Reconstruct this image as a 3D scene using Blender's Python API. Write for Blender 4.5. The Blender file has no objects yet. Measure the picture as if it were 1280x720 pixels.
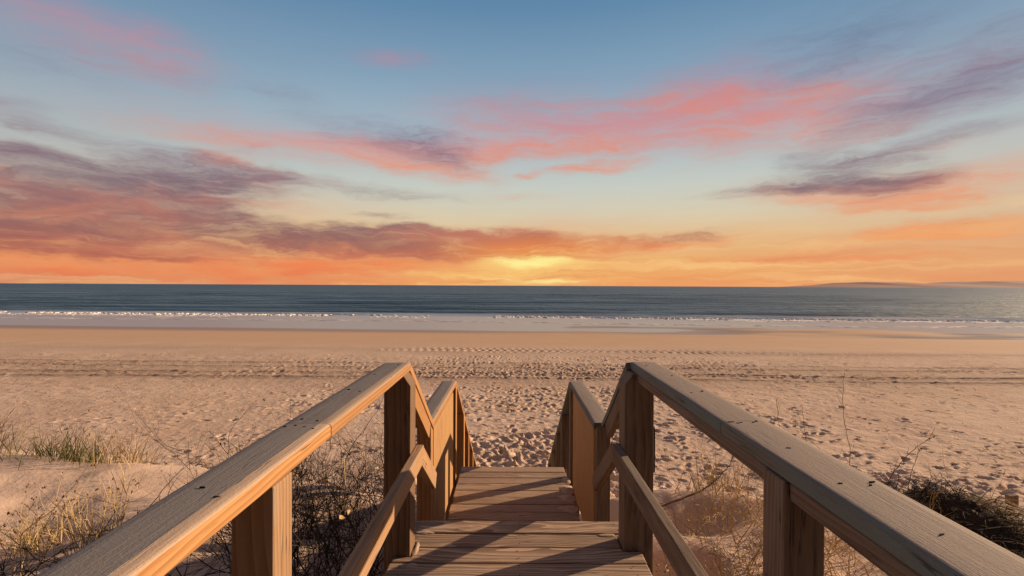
import bpy, bmesh, math, random
import numpy as np
from mathutils import Vector, Matrix, noise as mnoise

random.seed(11)
R = math.radians
scene = bpy.context.scene
COL = scene.collection

EYE = 4.4            # eye height above the water level (z = 0)
DECK = 3.13          # top of the upper deck
LAND = 2.66          # top of the landing
RAIL = 4.018         # top of the level cap rails
LRAIL = 3.52         # top of the landing cap rails
SUN_AZ, SUN_EL = 65.0, 16.3
EXPOSURE = 0.52
SKY = 2.0 ** -EXPOSURE      # the sky keeps its own brightness whatever the exposure

# ------------------------------------------------------------------ helpers
def s2l(c):
    return tuple((v / 12.92 if v <= 0.04045 else ((v + 0.055) / 1.055) ** 2.4) for v in c)

def rgb(r, g, b):
    return s2l((r / 255, g / 255, b / 255)) + (1,)

def tag(o, label=None, cat=None, group=None, kind=None):
    if label: o['label'] = label
    if cat: o['category'] = cat
    if group: o['group'] = group
    if kind: o['kind'] = kind
    return o

def link(o, parent=None):
    COL.objects.link(o)
    if parent is not None:
        o.parent = parent
    return o

def empty(name, loc=(0, 0, 0), parent=None):
    o = bpy.data.objects.new(name, None)
    o.empty_display_size = 0.1
    o.location = loc
    return link(o, parent)

def mesh_obj(name, verts, faces, mat, parent=None, smooth=False, mats=None, fmat=None):
    me = bpy.data.meshes.new(name)
    me.from_pydata(verts, [], faces)
    for m in (mats or [mat]):
        me.materials.append(m)
    if fmat is not None:
        me.polygons.foreach_set('material_index', fmat)
    if smooth:
        me.polygons.foreach_set('use_smooth', [True] * len(me.polygons))
    me.update()
    return link(bpy.data.objects.new(name, me), parent)

def bevel(o, w=0.004, seg=2):
    m = o.modifiers.new('edge', 'BEVEL')
    m.width = w; m.segments = seg; m.limit_method = 'ANGLE'; m.angle_limit = R(40)
    return o

def clean(o):
    bm = bmesh.new(); bm.from_mesh(o.data)
    bmesh.ops.recalc_face_normals(bm, faces=bm.faces)
    bm.to_mesh(o.data); bm.free()
    return o

# ------------------------------------------------------------------ node helpers
class NT:
    def __init__(self, tree):
        self.t = tree; self.n = tree.nodes; self.l = tree.links
    def new(self, kind, **kw):
        n = self.n.new(kind)
        for k, v in kw.items():
            setattr(n, k, v)
        return n
    def put(self, node, key, val):
        s = node.inputs[key]
        if isinstance(val, bpy.types.NodeSocket):
            self.l.new(val, s)
        else:
            s.default_value = val
    def math(self, op, a, b=0.0, c=None, clamp=False):
        n = self.new('ShaderNodeMath', operation=op); n.use_clamp = clamp
        self.put(n, 0, a); self.put(n, 1, b)
        if c is not None: self.put(n, 2, c)
        return n.outputs[0]
    def vmath(self, op, a, b=(0, 0, 0)):
        n = self.new('ShaderNodeVectorMath', operation=op)
        self.put(n, 0, a); self.put(n, 1, b)
        return n.outputs[0]
    def mix(self, f, a, b, blend='MIX'):
        n = self.new('ShaderNodeMix', data_type='RGBA', blend_type=blend)
        self.put(n, 0, f); self.put(n, 6, a); self.put(n, 7, b)
        return n.outputs[2]
    def noise(self, vec, scale, detail=4, rough=0.55, dist=0.0, out=0):
        n = self.new('ShaderNodeTexNoise')
        if vec is not None: self.put(n, 'Vector', vec)
        self.put(n, 'Scale', scale); self.put(n, 'Detail', detail)
        self.put(n, 'Roughness', rough); self.put(n, 'Distortion', dist)
        return n.outputs[out]
    def ramp(self, f, stops, interp='LINEAR'):
        n = self.new('ShaderNodeValToRGB')
        cr = n.color_ramp; cr.interpolation = interp
        while len(cr.elements) < len(stops): cr.elements.new(0.5)
        for e, (p, c) in zip(cr.elements, stops):
            e.position = p; e.color = c if len(c) == 4 else tuple(c) + (1,)
        self.put(n, 0, f)
        return n.outputs[0]
    def smooth(self, v, lo, hi, a=0.0, b=1.0):
        n = self.new('ShaderNodeMapRange', interpolation_type='SMOOTHSTEP')
        self.put(n, 0, v); self.put(n, 1, lo); self.put(n, 2, hi); self.put(n, 3, a); self.put(n, 4, b)
        return n.outputs[0]
    def mapping(self, vec, loc=(0, 0, 0), rot=(0, 0, 0), scale=(1, 1, 1), kind='POINT'):
        n = self.new('ShaderNodeMapping', vector_type=kind)
        self.put(n, 0, vec); self.put(n, 1, loc); self.put(n, 2, rot); self.put(n, 3, scale)
        return n.outputs[0]
    def bump(self, h, strength, dist, normal=None):
        n = self.new('ShaderNodeBump')
        self.put(n, 'Height', h); self.put(n, 'Strength', strength); self.put(n, 'Distance', dist)
        if normal is not None: self.put(n, 'Normal', normal)
        return n.outputs[0]

def material(name):
    m = bpy.data.materials.new(name); m.use_nodes = True
    t = NT(m.node_tree)
    return m, t, t.n['Principled BSDF']

def wood(name, light, dark, grey=None, grey_amt=0.0, rough=0.75, spec=0.25, ring=1.0, stain=0.0, speck=0.0, figure=0.09, cracks=1.0):
    """Sawn board: the grain runs along the object's own X axis."""
    m, t, p = material(name)
    tc = t.new('ShaderNodeTexCoord'); oi = t.new('ShaderNodeObjectInfo'); geo = t.new('ShaderNodeNewGeometry')
    rnd = t.math('ADD', oi.outputs['Random'], geo.outputs['Random Per Island'])
    off = t.new('ShaderNodeCombineXYZ')
    t.put(off, 0, t.math('MULTIPLY', rnd, 17.3)); t.put(off, 1, t.math('MULTIPLY', rnd, 3.1)); t.put(off, 2, t.math('MULTIPLY', rnd, 5.7))
    base = t.vmath('ADD', tc.outputs['Object'], off.outputs[0])
    # growth rings
    wob = t.noise(t.mapping(base, scale=(0.45, 2.0, 2.0)), 1.6, 3, 0.5, out=1)
    rc = t.vmath('ADD', t.mapping(base, scale=(0.03, 1, 1)), t.vmath('MULTIPLY', t.vmath('SUBTRACT', wob, (0.5, 0.5, 0.5)), (0.0, figure, figure)))
    w = t.new('ShaderNodeTexWave', wave_type='RINGS', rings_direction='X', wave_profile='SAW')
    t.put(w, 'Vector', rc); t.put(w, 'Scale', 26.0); t.put(w, 'Distortion', 0.5); t.put(w, 'Detail', 2.0); t.put(w, 'Detail Scale', 1.0)
    fib = t.noise(t.mapping(base, scale=(2.2, 55, 55)), 2.2, 5, 0.65)
    fine = t.noise(t.mapping(base, scale=(5, 220, 220)), 2.0, 3, 0.6)
    blot = t.noise(t.mapping(base, scale=(1.0, 5, 5)), 1.7, 4, 0.6)
    f = t.math('ADD', t.math('MULTIPLY', w.outputs[1], 0.42 * ring), t.math('MULTIPLY', fib, 0.55))
    f = t.math('ADD', f, t.math('MULTIPLY', t.math('SUBTRACT', blot, 0.5), 0.55))
    f = t.smooth(f, 0.12, 0.85)
    c = t.mix(f, light + (1,), dark + (1,))
    # board to board variation
    iv = t.math('FRACT', t.math('MULTIPLY', rnd, 7.77))
    c = t.mix(1.0, c, t.ramp(iv, [(0, (0.80, 0.79, 0.78)), (0.5, (1, 1, 1)), (1, (1.14, 1.10, 1.04))]), 'MULTIPLY')
    if grey:
        gm = t.smooth(t.noise(t.mapping(base, scale=(1.4, 9, 9)), 1.9, 5, 0.65), 0.62 - grey_amt * 0.6, 0.92 - grey_amt * 0.5)
        c = t.mix(gm, c, grey + (1,))
    if stain:
        sm = t.smooth(t.noise(t.mapping(base, scale=(1.2, 16, 16)), 1.5, 4, 0.6), 0.56, 0.74)
        c = t.mix(t.math('MULTIPLY', sm, stain), c, (0.02, 0.014, 0.010, 1))
    if speck:
        sp = t.smooth(t.noise(base, 170, 2, 0.7), 0.60, 0.72)
        c = t.mix(t.math('MULTIPLY', sp, speck), c, tuple(v * 0.45 for v in (grey or dark)) + (1,))
        sp2 = t.smooth(t.noise(t.vmath('ADD', base, (3, 1, 4)), 230, 2, 0.7), 0.62, 0.74)
        c = t.mix(t.math('MULTIPLY', sp2, speck * 0.6), c, (0.42, 0.38, 0.34, 1))
    # drying cracks
    ck = t.math('ABSOLUTE', t.math('SUBTRACT', t.noise(t.mapping(base, scale=(1.3, 30, 30)), 1.6, 2, 0.5), 0.5))
    cm = t.math('MULTIPLY', t.smooth(ck, 0.003, 0.020, 1, 0), t.smooth(t.noise(t.mapping(base, scale=(2, 6, 6)), 2.0, 2), 0.52, 0.66))
    c = t.mix(t.math('MULTIPLY', cm, 0.75 * cracks), c, tuple(v * 0.25 for v in dark) + (1,))
    t.put(p, 'Base Color', c); t.put(p, 'Roughness', rough); t.put(p, 'Specular IOR Level', spec)
    hh = t.math('ADD', t.math('MULTIPLY', fib, 0.7), t.math('MULTIPLY', fine, 0.4))
    hh = t.math('SUBTRACT', hh, t.math('MULTIPLY', cm, 0.8 * cracks))
    if speck: hh = t.math('ADD', hh, t.math('MULTIPLY', t.noise(base, 190, 3, 0.7), 0.4))
    t.put(p, 'Normal', t.bump(hh, 0.55, 0.004))
    return m

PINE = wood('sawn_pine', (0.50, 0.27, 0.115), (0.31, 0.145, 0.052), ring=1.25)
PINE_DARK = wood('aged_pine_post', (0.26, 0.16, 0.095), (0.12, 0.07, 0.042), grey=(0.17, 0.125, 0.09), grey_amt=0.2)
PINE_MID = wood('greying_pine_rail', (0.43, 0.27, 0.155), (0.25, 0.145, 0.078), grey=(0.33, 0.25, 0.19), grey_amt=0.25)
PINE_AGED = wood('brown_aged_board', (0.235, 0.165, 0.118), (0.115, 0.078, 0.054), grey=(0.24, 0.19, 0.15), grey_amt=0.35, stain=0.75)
PLY = wood('plywood_sheet', (0.50, 0.29, 0.125), (0.40, 0.21, 0.085), ring=0.5, rough=0.7)
DECKW = wood('walked_deck_board', (0.58, 0.41, 0.29), (0.24, 0.16, 0.11), grey=(0.46, 0.33, 0.24), grey_amt=0.25, ring=1.9, figure=0.2)
CAPTOP = wood('weathered_cap_top', (0.222, 0.198, 0.188), (0.190, 0.168, 0.159), grey=(0.215, 0.195, 0.188), grey_amt=0.5, ring=0.1, rough=0.85, speck=0.65, cracks=0.3)
CAPTOP_BROWN = wood('browner_cap_top', (0.285, 0.225, 0.190), (0.235, 0.182, 0.152), grey=(0.265, 0.215, 0.185), grey_amt=0.5, ring=0.1, rough=0.85, speck=0.65, cracks=0.25)
CAPPALE = wood('pale_cap_shoulder', (0.50, 0.37, 0.27), (0.42, 0.29, 0.20), ring=0.3, rough=0.8, speck=0.2)  # paler strip along the inner top edge of the left cap rails
CAPGREEN = wood('green_treated_edge', (0.20, 0.185, 0.15), (0.12, 0.115, 0.095), grey=(0.17, 0.20, 0.185), grey_amt=0.5, ring=0.7, speck=0.3)

def plain(name, col, rough=0.8, spec=0.2, var=0.35, scale=14):
    m, t, p = material(name)
    tc = t.new('ShaderNodeTexCoord')
    n = t.noise(tc.outputs['Object'], scale, 4, 0.6)
    t.put(p, 'Base Color', t.mix(n, tuple(v * (1 - var) for v in col) + (1,), tuple(min(1, v * (1 + var)) for v in col) + (1,)))
    t.put(p, 'Roughness', rough); t.put(p, 'Specular IOR Level', spec)
    return m

KNOT = plain('dark_nail_hole', (0.02, 0.015, 0.012))
BLACK = plain('black_plastic', (0.012, 0.012, 0.013), 0.5, 0.4)

def plant_mat(name, a, b, thr=0.35):
    m, t, p = material(name)
    geo = t.new('ShaderNodeNewGeometry'); tc = t.new('ShaderNodeTexCoord')
    f = t.math('ADD', t.math('MULTIPLY', geo.outputs['Random Per Island'], 0.7), t.math('MULTIPLY', t.noise(tc.outputs['Object'], 9, 3), 0.4))
    t.put(p, 'Base Color', t.mix(f, a + (1,), b + (1,)))
    t.put(p, 'Roughness', 0.7); t.put(p, 'Specular IOR Level', 0.2)
    return m

TWIG_DARK = plant_mat('dark_dead_twig', (0.030, 0.020, 0.014), (0.085, 0.058, 0.036))
TWIG_BROWN = plant_mat('brown_twig', (0.10, 0.06, 0.03), (0.24, 0.15, 0.07))
STRAW = plant_mat('dry_straw', (0.32, 0.21, 0.085), (0.60, 0.43, 0.20))
STRAW_PALE = plant_mat('bleached_straw', (0.34, 0.24, 0.13), (0.55, 0.42, 0.24))
GREEN = plant_mat('olive_beach_grass', (0.055, 0.065, 0.022), (0.17, 0.145, 0.05))
YGREEN = plant_mat('yellow_green_grass', (0.16, 0.15, 0.03), (0.36, 0.27, 0.06))
SEED = plant_mat('dry_seed_head', (0.11, 0.055, 0.025), (0.26, 0.14, 0.06))

# ------------------------------------------------------------------ terrain
def sstep(t):
    t = np.clip(t, 0, 1); return t * t * (3 - 2 * t)

_rs = np.random.RandomState(5)
_PERM = _rs.rand(256, 256)
def vnoise(x, y):
    """value noise on numpy arrays, 0..1"""
    xi = np.floor(x).astype(int); yi = np.floor(y).astype(int)
    fx = x - xi; fy = y - yi
    fx = fx * fx * (3 - 2 * fx); fy = fy * fy * (3 - 2 * fy)
    g = lambda i, j: _PERM[(xi + i) % 256, (yi + j) % 256]
    return (g(0, 0) * (1 - fx) + g(1, 0) * fx) * (1 - fy) + (g(0, 1) * (1 - fx) + g(1, 1) * fx) * fy

def fbm(x, y, o=4):
    s = 0; a = 1; n = 0
    for k in range(o):
        s = s + a * vnoise(x * 2 ** k + 37.7 * k, y * 2 ** k + 11.3 * k); n += a; a *= 0.5
    return s / n

def shore(x):
    return 47.0 - 0.065 * np.clip(x, -150, 150)

def beach_z(x, y):
    L = shore(x)
    t = (y - 7) / (L - 7)
    z = 1.05 * (1 - t)
    z = np.where(t > 1, -0.75 * (t - 1), z)
    return np.maximum(z, -4.0)

def dune_z(x, y):
    z = beach_z(x, np.maximum(y, 6.0))
    yc = np.interp(x, [-9, -5, -2.5, -1, 0, 1, 2.2, 3.6, 5, 9], [5.4, 5.0, 4.7, 4.55, 4.5, 4.5, 4.3, 4.1, 3.9, 3.6]) + 0.5 * (fbm(x * 0.8 + 3, y * 0.3 + 9, 3) - 0.5)
    zt = np.interp(x, [-9, -4.5, -2.6, -1.2, -0.6, 0.7, 1.05, 1.5, 2.6, 4.0, 9], [2.7, 2.55, 2.48, 2.28, 2.05, 2.05, 2.30, 2.42, 2.42, 2.40, 2.5])
    zt = zt + np.clip(3.6 - y, 0, 4) * np.interp(x, [-4, -2, 0, 2, 4], [0.10, 0.03, 0.0, 0.05, 0.12])
    zt = zt + 0.22 * (fbm(x * 1.1, y * 1.1 + 4, 3) - 0.5)
    # hummock at the right, held by roots
    zt = zt + 0.22 * np.exp(-((x - 3.72) ** 2 / 0.10 + (y - 3.9) ** 2 / 0.7)) - 0.12 * np.exp(-((x - 4.4) ** 2 / 0.15 + (y - 3.9) ** 2 / 0.5))
    # small hollows at the right of the boardwalk
    zt = zt + 0.09 * np.exp(-((x - 2.05) ** 2 / 0.16 + (y - 3.75) ** 2 / 0.10)) + 0.06 * np.exp(-((x - 1.45) ** 2 / 0.06 + (y - 3.5) ** 2 / 0.05))
    zt = zt - 0.16 * np.exp(-((x - 1.6) ** 2 / 0.15 + (y - 4.1) ** 2 / 0.06))
    s = sstep((yc + 2.4 - y) / 2.4)
    return z * (1 - s) + np.maximum(zt, z) * s

def ground(x, y):
    return float(dune_z(np.array([float(x)]), np.array([float(y)]))[0])

def axis(pieces):
    out = [pieces[0][0]]
    for (a, b, n) in pieces:
        out += list(np.linspace(a, b, n + 1)[1:])
    return np.array(out)

def build_sand():
    xs = axis([(-900, -160, 8), (-160, -50, 30), (-50, -26, 60), (-26, -12, 110), (-12, -7, 90), (-7, 7, 400), (7, 12, 90), (12, 26, 110), (26, 50, 60), (50, 160, 30), (160, 900, 8)])
    ys = axis([(-60, -6, 8), (-6, 1.5, 30), (1.5, 7, 120), (7, 13, 190), (13, 20, 120), (20, 30, 100), (30, 60, 80), (60, 110, 10), (110, 400, 3)])
    X, Y = np.meshgrid(xs, ys)
    Z = dune_z(X, Y)
    near = np.exp(-np.maximum(np.abs(X) - 30, 0) / 30) * (Y > -5) * (Y < 60)
    # soft undulation, wind ripples on the dune, rough trampled sand on the beach
    Z += near * 0.10 * (fbm(X * 0.25, Y * 0.25, 3) - 0.5) * sstep((34 - Y) / 8)
    rough = sstep((Y - 5.5) / 1.5) * sstep((26.5 - Y) / 1.2) * near
    clump = sstep((fbm(X * 0.22 + 4, Y * 0.35 + 8, 3) - 0.40) / 0.25)
    Z += rough * (0.2 + 0.8 * clump) * 0.05 * np.where(Y < 14, 0.55 + 0.45 * np.exp(-((X - 0.5) / 3.0) ** 2), 1.0) * (fbm(X * 2.6, Y * 2.6, 3) - 0.5)
    Z += 0.014 * (fbm(X * 6, Y * 6, 2) - 0.5) * near * sstep((30 - Y) / 4)
    # footprints: a scooped hollow with a pushed-up rim
    rs = np.random.RandomState(21)
    def stamp(px, py, a, b, ang, d):
        i0, i1 = np.searchsorted(xs, (px - 2.2 * a, px + 2.2 * a)); j0, j1 = np.searchsorted(ys, (py - 2.2 * a, py + 2.2 * a))
        if i1 - i0 < 1 or j1 - j0 < 1: return
        dx = X[j0:j1, i0:i1] - px; dy = Y[j0:j1, i0:i1] - py
        ca, sa = math.cos(ang), math.sin(ang)
        u = (dx * ca + dy * sa) / a; v = (-dx * sa + dy * ca) / b
        r2 = u * u + v * v
        Z[j0:j1, i0:i1] += -d * np.exp(-r2 * 1.6) + 0.42 * d * np.exp(-(np.sqrt(r2) - 1.45) ** 2 * 5)
    n = 0
    for k in range(26000):
        y = 6.9 + 19.5 * rs.rand() ** 1.35
        half = 3 + 1.05 * y
        x = rs.uniform(-half, half)
        if y < 13:
            dens = 0.06 + 1.1 * math.exp(-((x - 0.05 * y) / (1.0 + 0.08 * y)) ** 2) + (0.16 if x > 2 else 0.0)
        elif y < 19:
            dens = 0.10 + 0.5 * math.exp(-((x - 0.6) / 4) ** 2)
        else:
            dens = 0.75
        c = vnoise(np.array([x * 0.3 + 9]), np.array([y * 0.5]))[0]
        if rs.rand() > dens * (2.2 * max(0.0, c - 0.28) + (0.5 if y < 10.5 and abs(x) < 2.2 else 0.05)): continue
        s = rs.uniform(0.5, 1.35)
        stamp(x, y, 0.115 * s, 0.062 * s, rs.uniform(0, 3.14), rs.uniform(0.022, 0.07))
        n += 1
    for k in range(9000):
        y = 7.0 + 13 * rs.rand() ** 1.4
        half = 1.5 + 1.05 * y
        x = rs.uniform(-half, half)
        c = vnoise(np.array([x * 0.5 + 19]), np.array([y * 0.6 + 5]))[0]
        if rs.rand() > (1.5 * max(0, c - 0.25)) * (0.9 if x > 1 else 0.45): continue
        q = rs.uniform(0.5, 1.2)
        stamp(x, y, 0.10 * q, 0.045 * q, rs.normal(0.1, 0.35), rs.uniform(0.012, 0.04))
    # wheel tracks along the beach: paired ruts and a cleated crawler track
    def track(f, width, depth, cleat=0.0, seg=0.4):
        yy = f(X)
        d = np.abs(Y - yy) / width
        prof = np.exp(-d * d * 2.2) - 0.6 * np.exp(-(d - 1.5) ** 2 * 4)
        br = 0.6 + 0.6 * (vnoise(X * 0.35 + width * 90, Y * 0.1))
        g = 1.0
        if cleat: g = 0.5 + 0.5 * np.sin(X * 2 * math.pi / seg + 5 * vnoise(X * 0.7, Y * 0.4)) * (0.3 + vnoise(X * 0.5 + 8, Y * 0.9)) * cleat + 0.4 * (vnoise(X * 3, Y * 3) - 0.5)
        Z[:] += -depth * prof * br * g * near
    track(lambda x: 21.6 - 0.02 * x + 0.15 * np.sin(x * 0.15), 0.15, 0.06)
    track(lambda x: 19.9 - 0.025 * x + 0.12 * np.sin(x * 0.13 + 1), 0.14, 0.07)
    track(lambda x: 18.7 - 0.02 * x + 0.12 * np.sin(x * 0.11 + 2), 0.16, 0.05)
    track(lambda x: 22.8 - 0.02 * x + 0.2 * np.sin(x * 0.09 + 2), 0.3, 0.05)
    Zk = Z.copy()
    track(lambda x: 29.0 - 0.06 * x + 0.1 * np.sin(x * 0.2), 0.55, 0.065, 1.0, 0.45)
    Z[:] = np.where(X > -8, Z, Zk)
    # low sand bars and runnels at the water's edge, more of them to the right
    L = shore(X)
    bar = np.exp(-((Y - L - 2.0) / 7.0) ** 2) * np.interp(X, [-60, -5, 10, 25, 60], [0.01, 0.02, 0.26, 0.34, 0.34])
    Z += bar * (fbm(X * 0.055 + 2.3, Y * 0.21 + X * 0.012, 3) - 0.47) * 2.0 * (np.abs(X) < 140)
    nx, ny = len(xs), len(ys)
    co = np.empty((nx * ny, 3), np.float32)
    co[:, 0] = X.ravel(); co[:, 1] = Y.ravel(); co[:, 2] = Z.ravel()
    idx = np.arange(nx * ny).reshape(ny, nx)
    q = np.stack([idx[:-1, :-1], idx[:-1, 1:], idx[1:, 1:], idx[1:, :-1]], -1).reshape(-1, 4)
    me = bpy.data.meshes.new('sand_beach')
    me.vertices.add(nx * ny); me.vertices.foreach_set('co', co.ravel())
    me.loops.add(q.size); me.loops.foreach_set('vertex_index', q.ravel().astype(np.int32))
    me.polygons.add(len(q)); me.polygons.foreach_set('loop_start', np.arange(0, q.size, 4, dtype=np.int32))
    me.polygons.foreach_set('loop_total', np.full(len(q), 4, np.int32))
    me.polygons.foreach_set('use_smooth', np.ones(len(q), bool))
    me.update(calc_edges=True); me.validate()
    m, t, p = material('beach_sand')
    tc = t.new('ShaderNodeTexCoord'); P = tc.outputs['Object']
    sx = t.new('ShaderNodeSeparateXYZ'); t.put(sx, 0, P)
    big = t.noise(P, 0.35, 5, 0.6); mid = t.noise(P, 2.6, 5, 0.65); fine = t.noise(P, 60, 3, 0.7)
    streak = t.noise(t.mapping(P, scale=(0.05, 0.9, 1)), 1.0, 5, 0.6)
    c = t.mix(t.smooth(big, 0.3, 0.7), (0.63, 0.47, 0.365, 1), (0.56, 0.40, 0.30, 1))
    c = t.mix(t.math('MULTIPLY', t.smooth(mid, 0.5, 0.8), 0.35), c, (0.42, 0.29, 0.21, 1))
    c = t.mix(t.math('MULTIPLY', t.smooth(fine, 0.60, 0.78), 0.45), c, (0.20, 0.14, 0.10, 1))
    # bands of coarser, greyer sand left by the tides, following the shore
    yy = t.math('ADD', sx.outputs[1], t.math('MULTIPLY', t.math('SUBTRACT', streak, 0.5), 5.0))
    yy = t.math('ADD', yy, t.math('MULTIPLY', sx.outputs[0], 0.045))
    band = t.ramp(t.math('DIVIDE', yy, 60.0), [(0, (0, 0, 0)), (0.27, (0.0,) * 3), (0.31, (0.75,) * 3), (0.36, (0.65,) * 3), (0.40, (0.1,) * 3), (0.45, (0.15,) * 3), (0.475, (0.55,) * 3), (0.52, (0.05,) * 3), (1, (0, 0, 0))])
    c = t.mix(t.math('MULTIPLY', band, 0.55), c, (0.33, 0.225, 0.16, 1))
    # smooth tan foreshore, then wet sand near the water line
    fore = t.smooth(yy, 29.0, 34.0)
    c = t.mix(t.math('MULTIPLY', fore, 0.8), c, (0.55, 0.365, 0.245, 1))
    low = t.smooth(sx.outputs[2], 0.17, 0.03)
    c = t.mix(low, c, (0.235, 0.165, 0.125, 1))
    bounce_cut = t.math('MULTIPLY', t.smooth(t.math('ADD', sx.outputs[1], t.math('MULTIPLY', mid, 2.0)), 1.2, -0.2), 0.9)  # unseen ground behind the camera, darkened in colour to cut bounced light
    c = t.mix(bounce_cut, c, (0.075, 0.065, 0.035, 1))
    t.put(p, 'Base Color', c)
    t.put(p, 'Roughness', t.smooth(sx.outputs[2], 0.02, 0.16, 0.32, 0.95))
    t.put(p, 'Specular IOR Level', t.smooth(sx.outputs[2], 0.02, 0.16, 0.5, 0.08))
    dry = t.math('MULTIPLY', t.smooth(sx.outputs[2], 0.05, 0.25), t.smooth(fore, 0.0, 1.0, 1.0, 0.25))
    h = t.math('ADD', t.math('MULTIPLY', t.noise(P, 9, 5, 0.65), 0.9), t.math('MULTIPLY', t.noise(P, 45, 3, 0.6), 0.25))
    h2 = t.new('ShaderNodeTexVoronoi', feature='SMOOTH_F1'); t.put(h2, 'Vector', t.mapping(P, scale=(1, 0.8, 1))); t.put(h2, 'Scale', 3.2)
    rug = t.math('MULTIPLY', t.smooth(sx.outputs[1], 5.5, 8.0), t.smooth(sx.outputs[1], 27.5, 25.5))
    h = t.math('ADD', h, t.math('MULTIPLY', t.math('MULTIPLY', h2.outputs[0], 0.7), rug))
    h = t.math('MULTIPLY', h, t.smooth(sx.outputs[1], 4.6, 7.0, 0.35, 1.0))
    t.put(p, 'Normal', t.bump(t.math('MULTIPLY', h, dry), 0.8, 0.05))
    me.materials.append(m)
    o = link(bpy.data.objects.new('sand_beach', me))
    tag(o, kind='structure')
    return o

build_sand()

# ------------------------------------------------------------------ sea
def build_sea():
    m, t, p = material('sea_water')
    tc = t.new('ShaderNodeTexCoord'); P = tc.outputs['Object']
    sx = t.new('ShaderNodeSeparateXYZ'); t.put(sx, 0, P)
    wob = t.math('MULTIPLY', t.math('SUBTRACT', t.noise(t.mapping(P, scale=(0.03, 0.12, 1)), 1.0, 5, 0.65), 0.5), 10.0)
    yy = t.math('ADD', t.math('ADD', sx.outputs[1], wob), t.math('MULTIPLY', sx.outputs[0], 0.065))
    deep = t.smooth(yy, 66.0, 78.0)
    far = t.smooth(yy, 90.0, 900.0)
    streak = t.smooth(t.noise(t.mapping(P, scale=(0.012, 0.16, 1)), 1.0, 6, 0.65), 0.38, 0.66)
    c = t.mix(streak, (0.022, 0.064, 0.108, 1), (0.115, 0.200, 0.275, 1))
    c = t.mix(t.math('MULTIPLY', far, 0.6), c, (0.028, 0.088, 0.152, 1))
    c = t.mix(deep, (0.32, 0.35, 0.395, 1), c)
    t.put(p, 'Base Color', c)
    t.put(p, 'Roughness', t.smooth(deep, 0, 1, 0.28, 0.58))
    t.put(p, 'Specular IOR Level', t.smooth(deep, 0, 1, 0.42, 0.32))
    a = t.noise(t.mapping(P, scale=(0.05, 0.42, 1)), 1.0, 6, 0.6)
    b = t.noise(t.mapping(P, scale=(0.35, 1.3, 1)), 1.0, 5, 0.6)
    h = t.math('ADD', t.math('MULTIPLY', a, 1.0), t.math('MULTIPLY', b, 0.35))
    h = t.math('MULTIPLY', h, t.smooth(deep, 0, 1, 0.012, 1.0))
    t.put(p, 'Normal', t.bump(h, 1.0, 1.1))
    # near water finely gridded with real swell, one sheet out to the horizon
    xs = axis([(-30000, -300, 6), (-300, -140, 30), (-140, 140, 360), (140, 300, 30), (300, 30000, 6)])
    ys = axis([(34, 56, 10), (56, 130, 200), (130, 260, 90), (260, 600, 30), (600, 30000, 14)])
    X, Y = np.meshgrid(xs, ys)
    s = Y + 0.065 * X
    amp = sstep((s - 62) / 12) * sstep((500 - s) / 250) * np.exp(-np.maximum(np.abs(X) - 140, 0) / 60)
    ph = s / 11.0 * 2 * math.pi + 5.0 * (fbm(X * 0.012 + 5, Y * 0.02, 3))* 2
    grp = 0.35 + 0.9 * fbm(X * 0.02 + 40, Y * 0.07 + 3, 3)
    Z = amp * 0.24 * grp * (np.sin(ph) + 0.35 * np.sin(2 * ph))
    # the last shore break rears up just before it spills
    br = s - (67.5 + 3.0 * (fbm(X * 0.02 + 71, Y * 0 + 2, 3) - 0.5))
    Z += 0.30 * np.where(br < 0, np.exp(-(br / 0.5) ** 2), np.exp(-(br / 2.2) ** 2)) * sstep((fbm(X * 0.035 + 13, Y * 0, 3) - 0.33) / 0.2) * np.exp(-np.maximum(np.abs(X) - 140, 0) / 60)
    nx, ny = len(xs), len(ys)
    idx = np.arange(nx * ny).reshape(ny, nx)
    q = np.stack([idx[:-1, :-1], idx[:-1, 1:], idx[1:, 1:], idx[1:, :-1]], -1).reshape(-1, 4)
    v = np.stack([X.ravel(), Y.ravel(), Z.ravel()], -1)
    o = mesh_obj('sea', v.tolist(), q.tolist(), m, smooth=True)
    tag(o, kind='structure')
build_sea()

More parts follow.
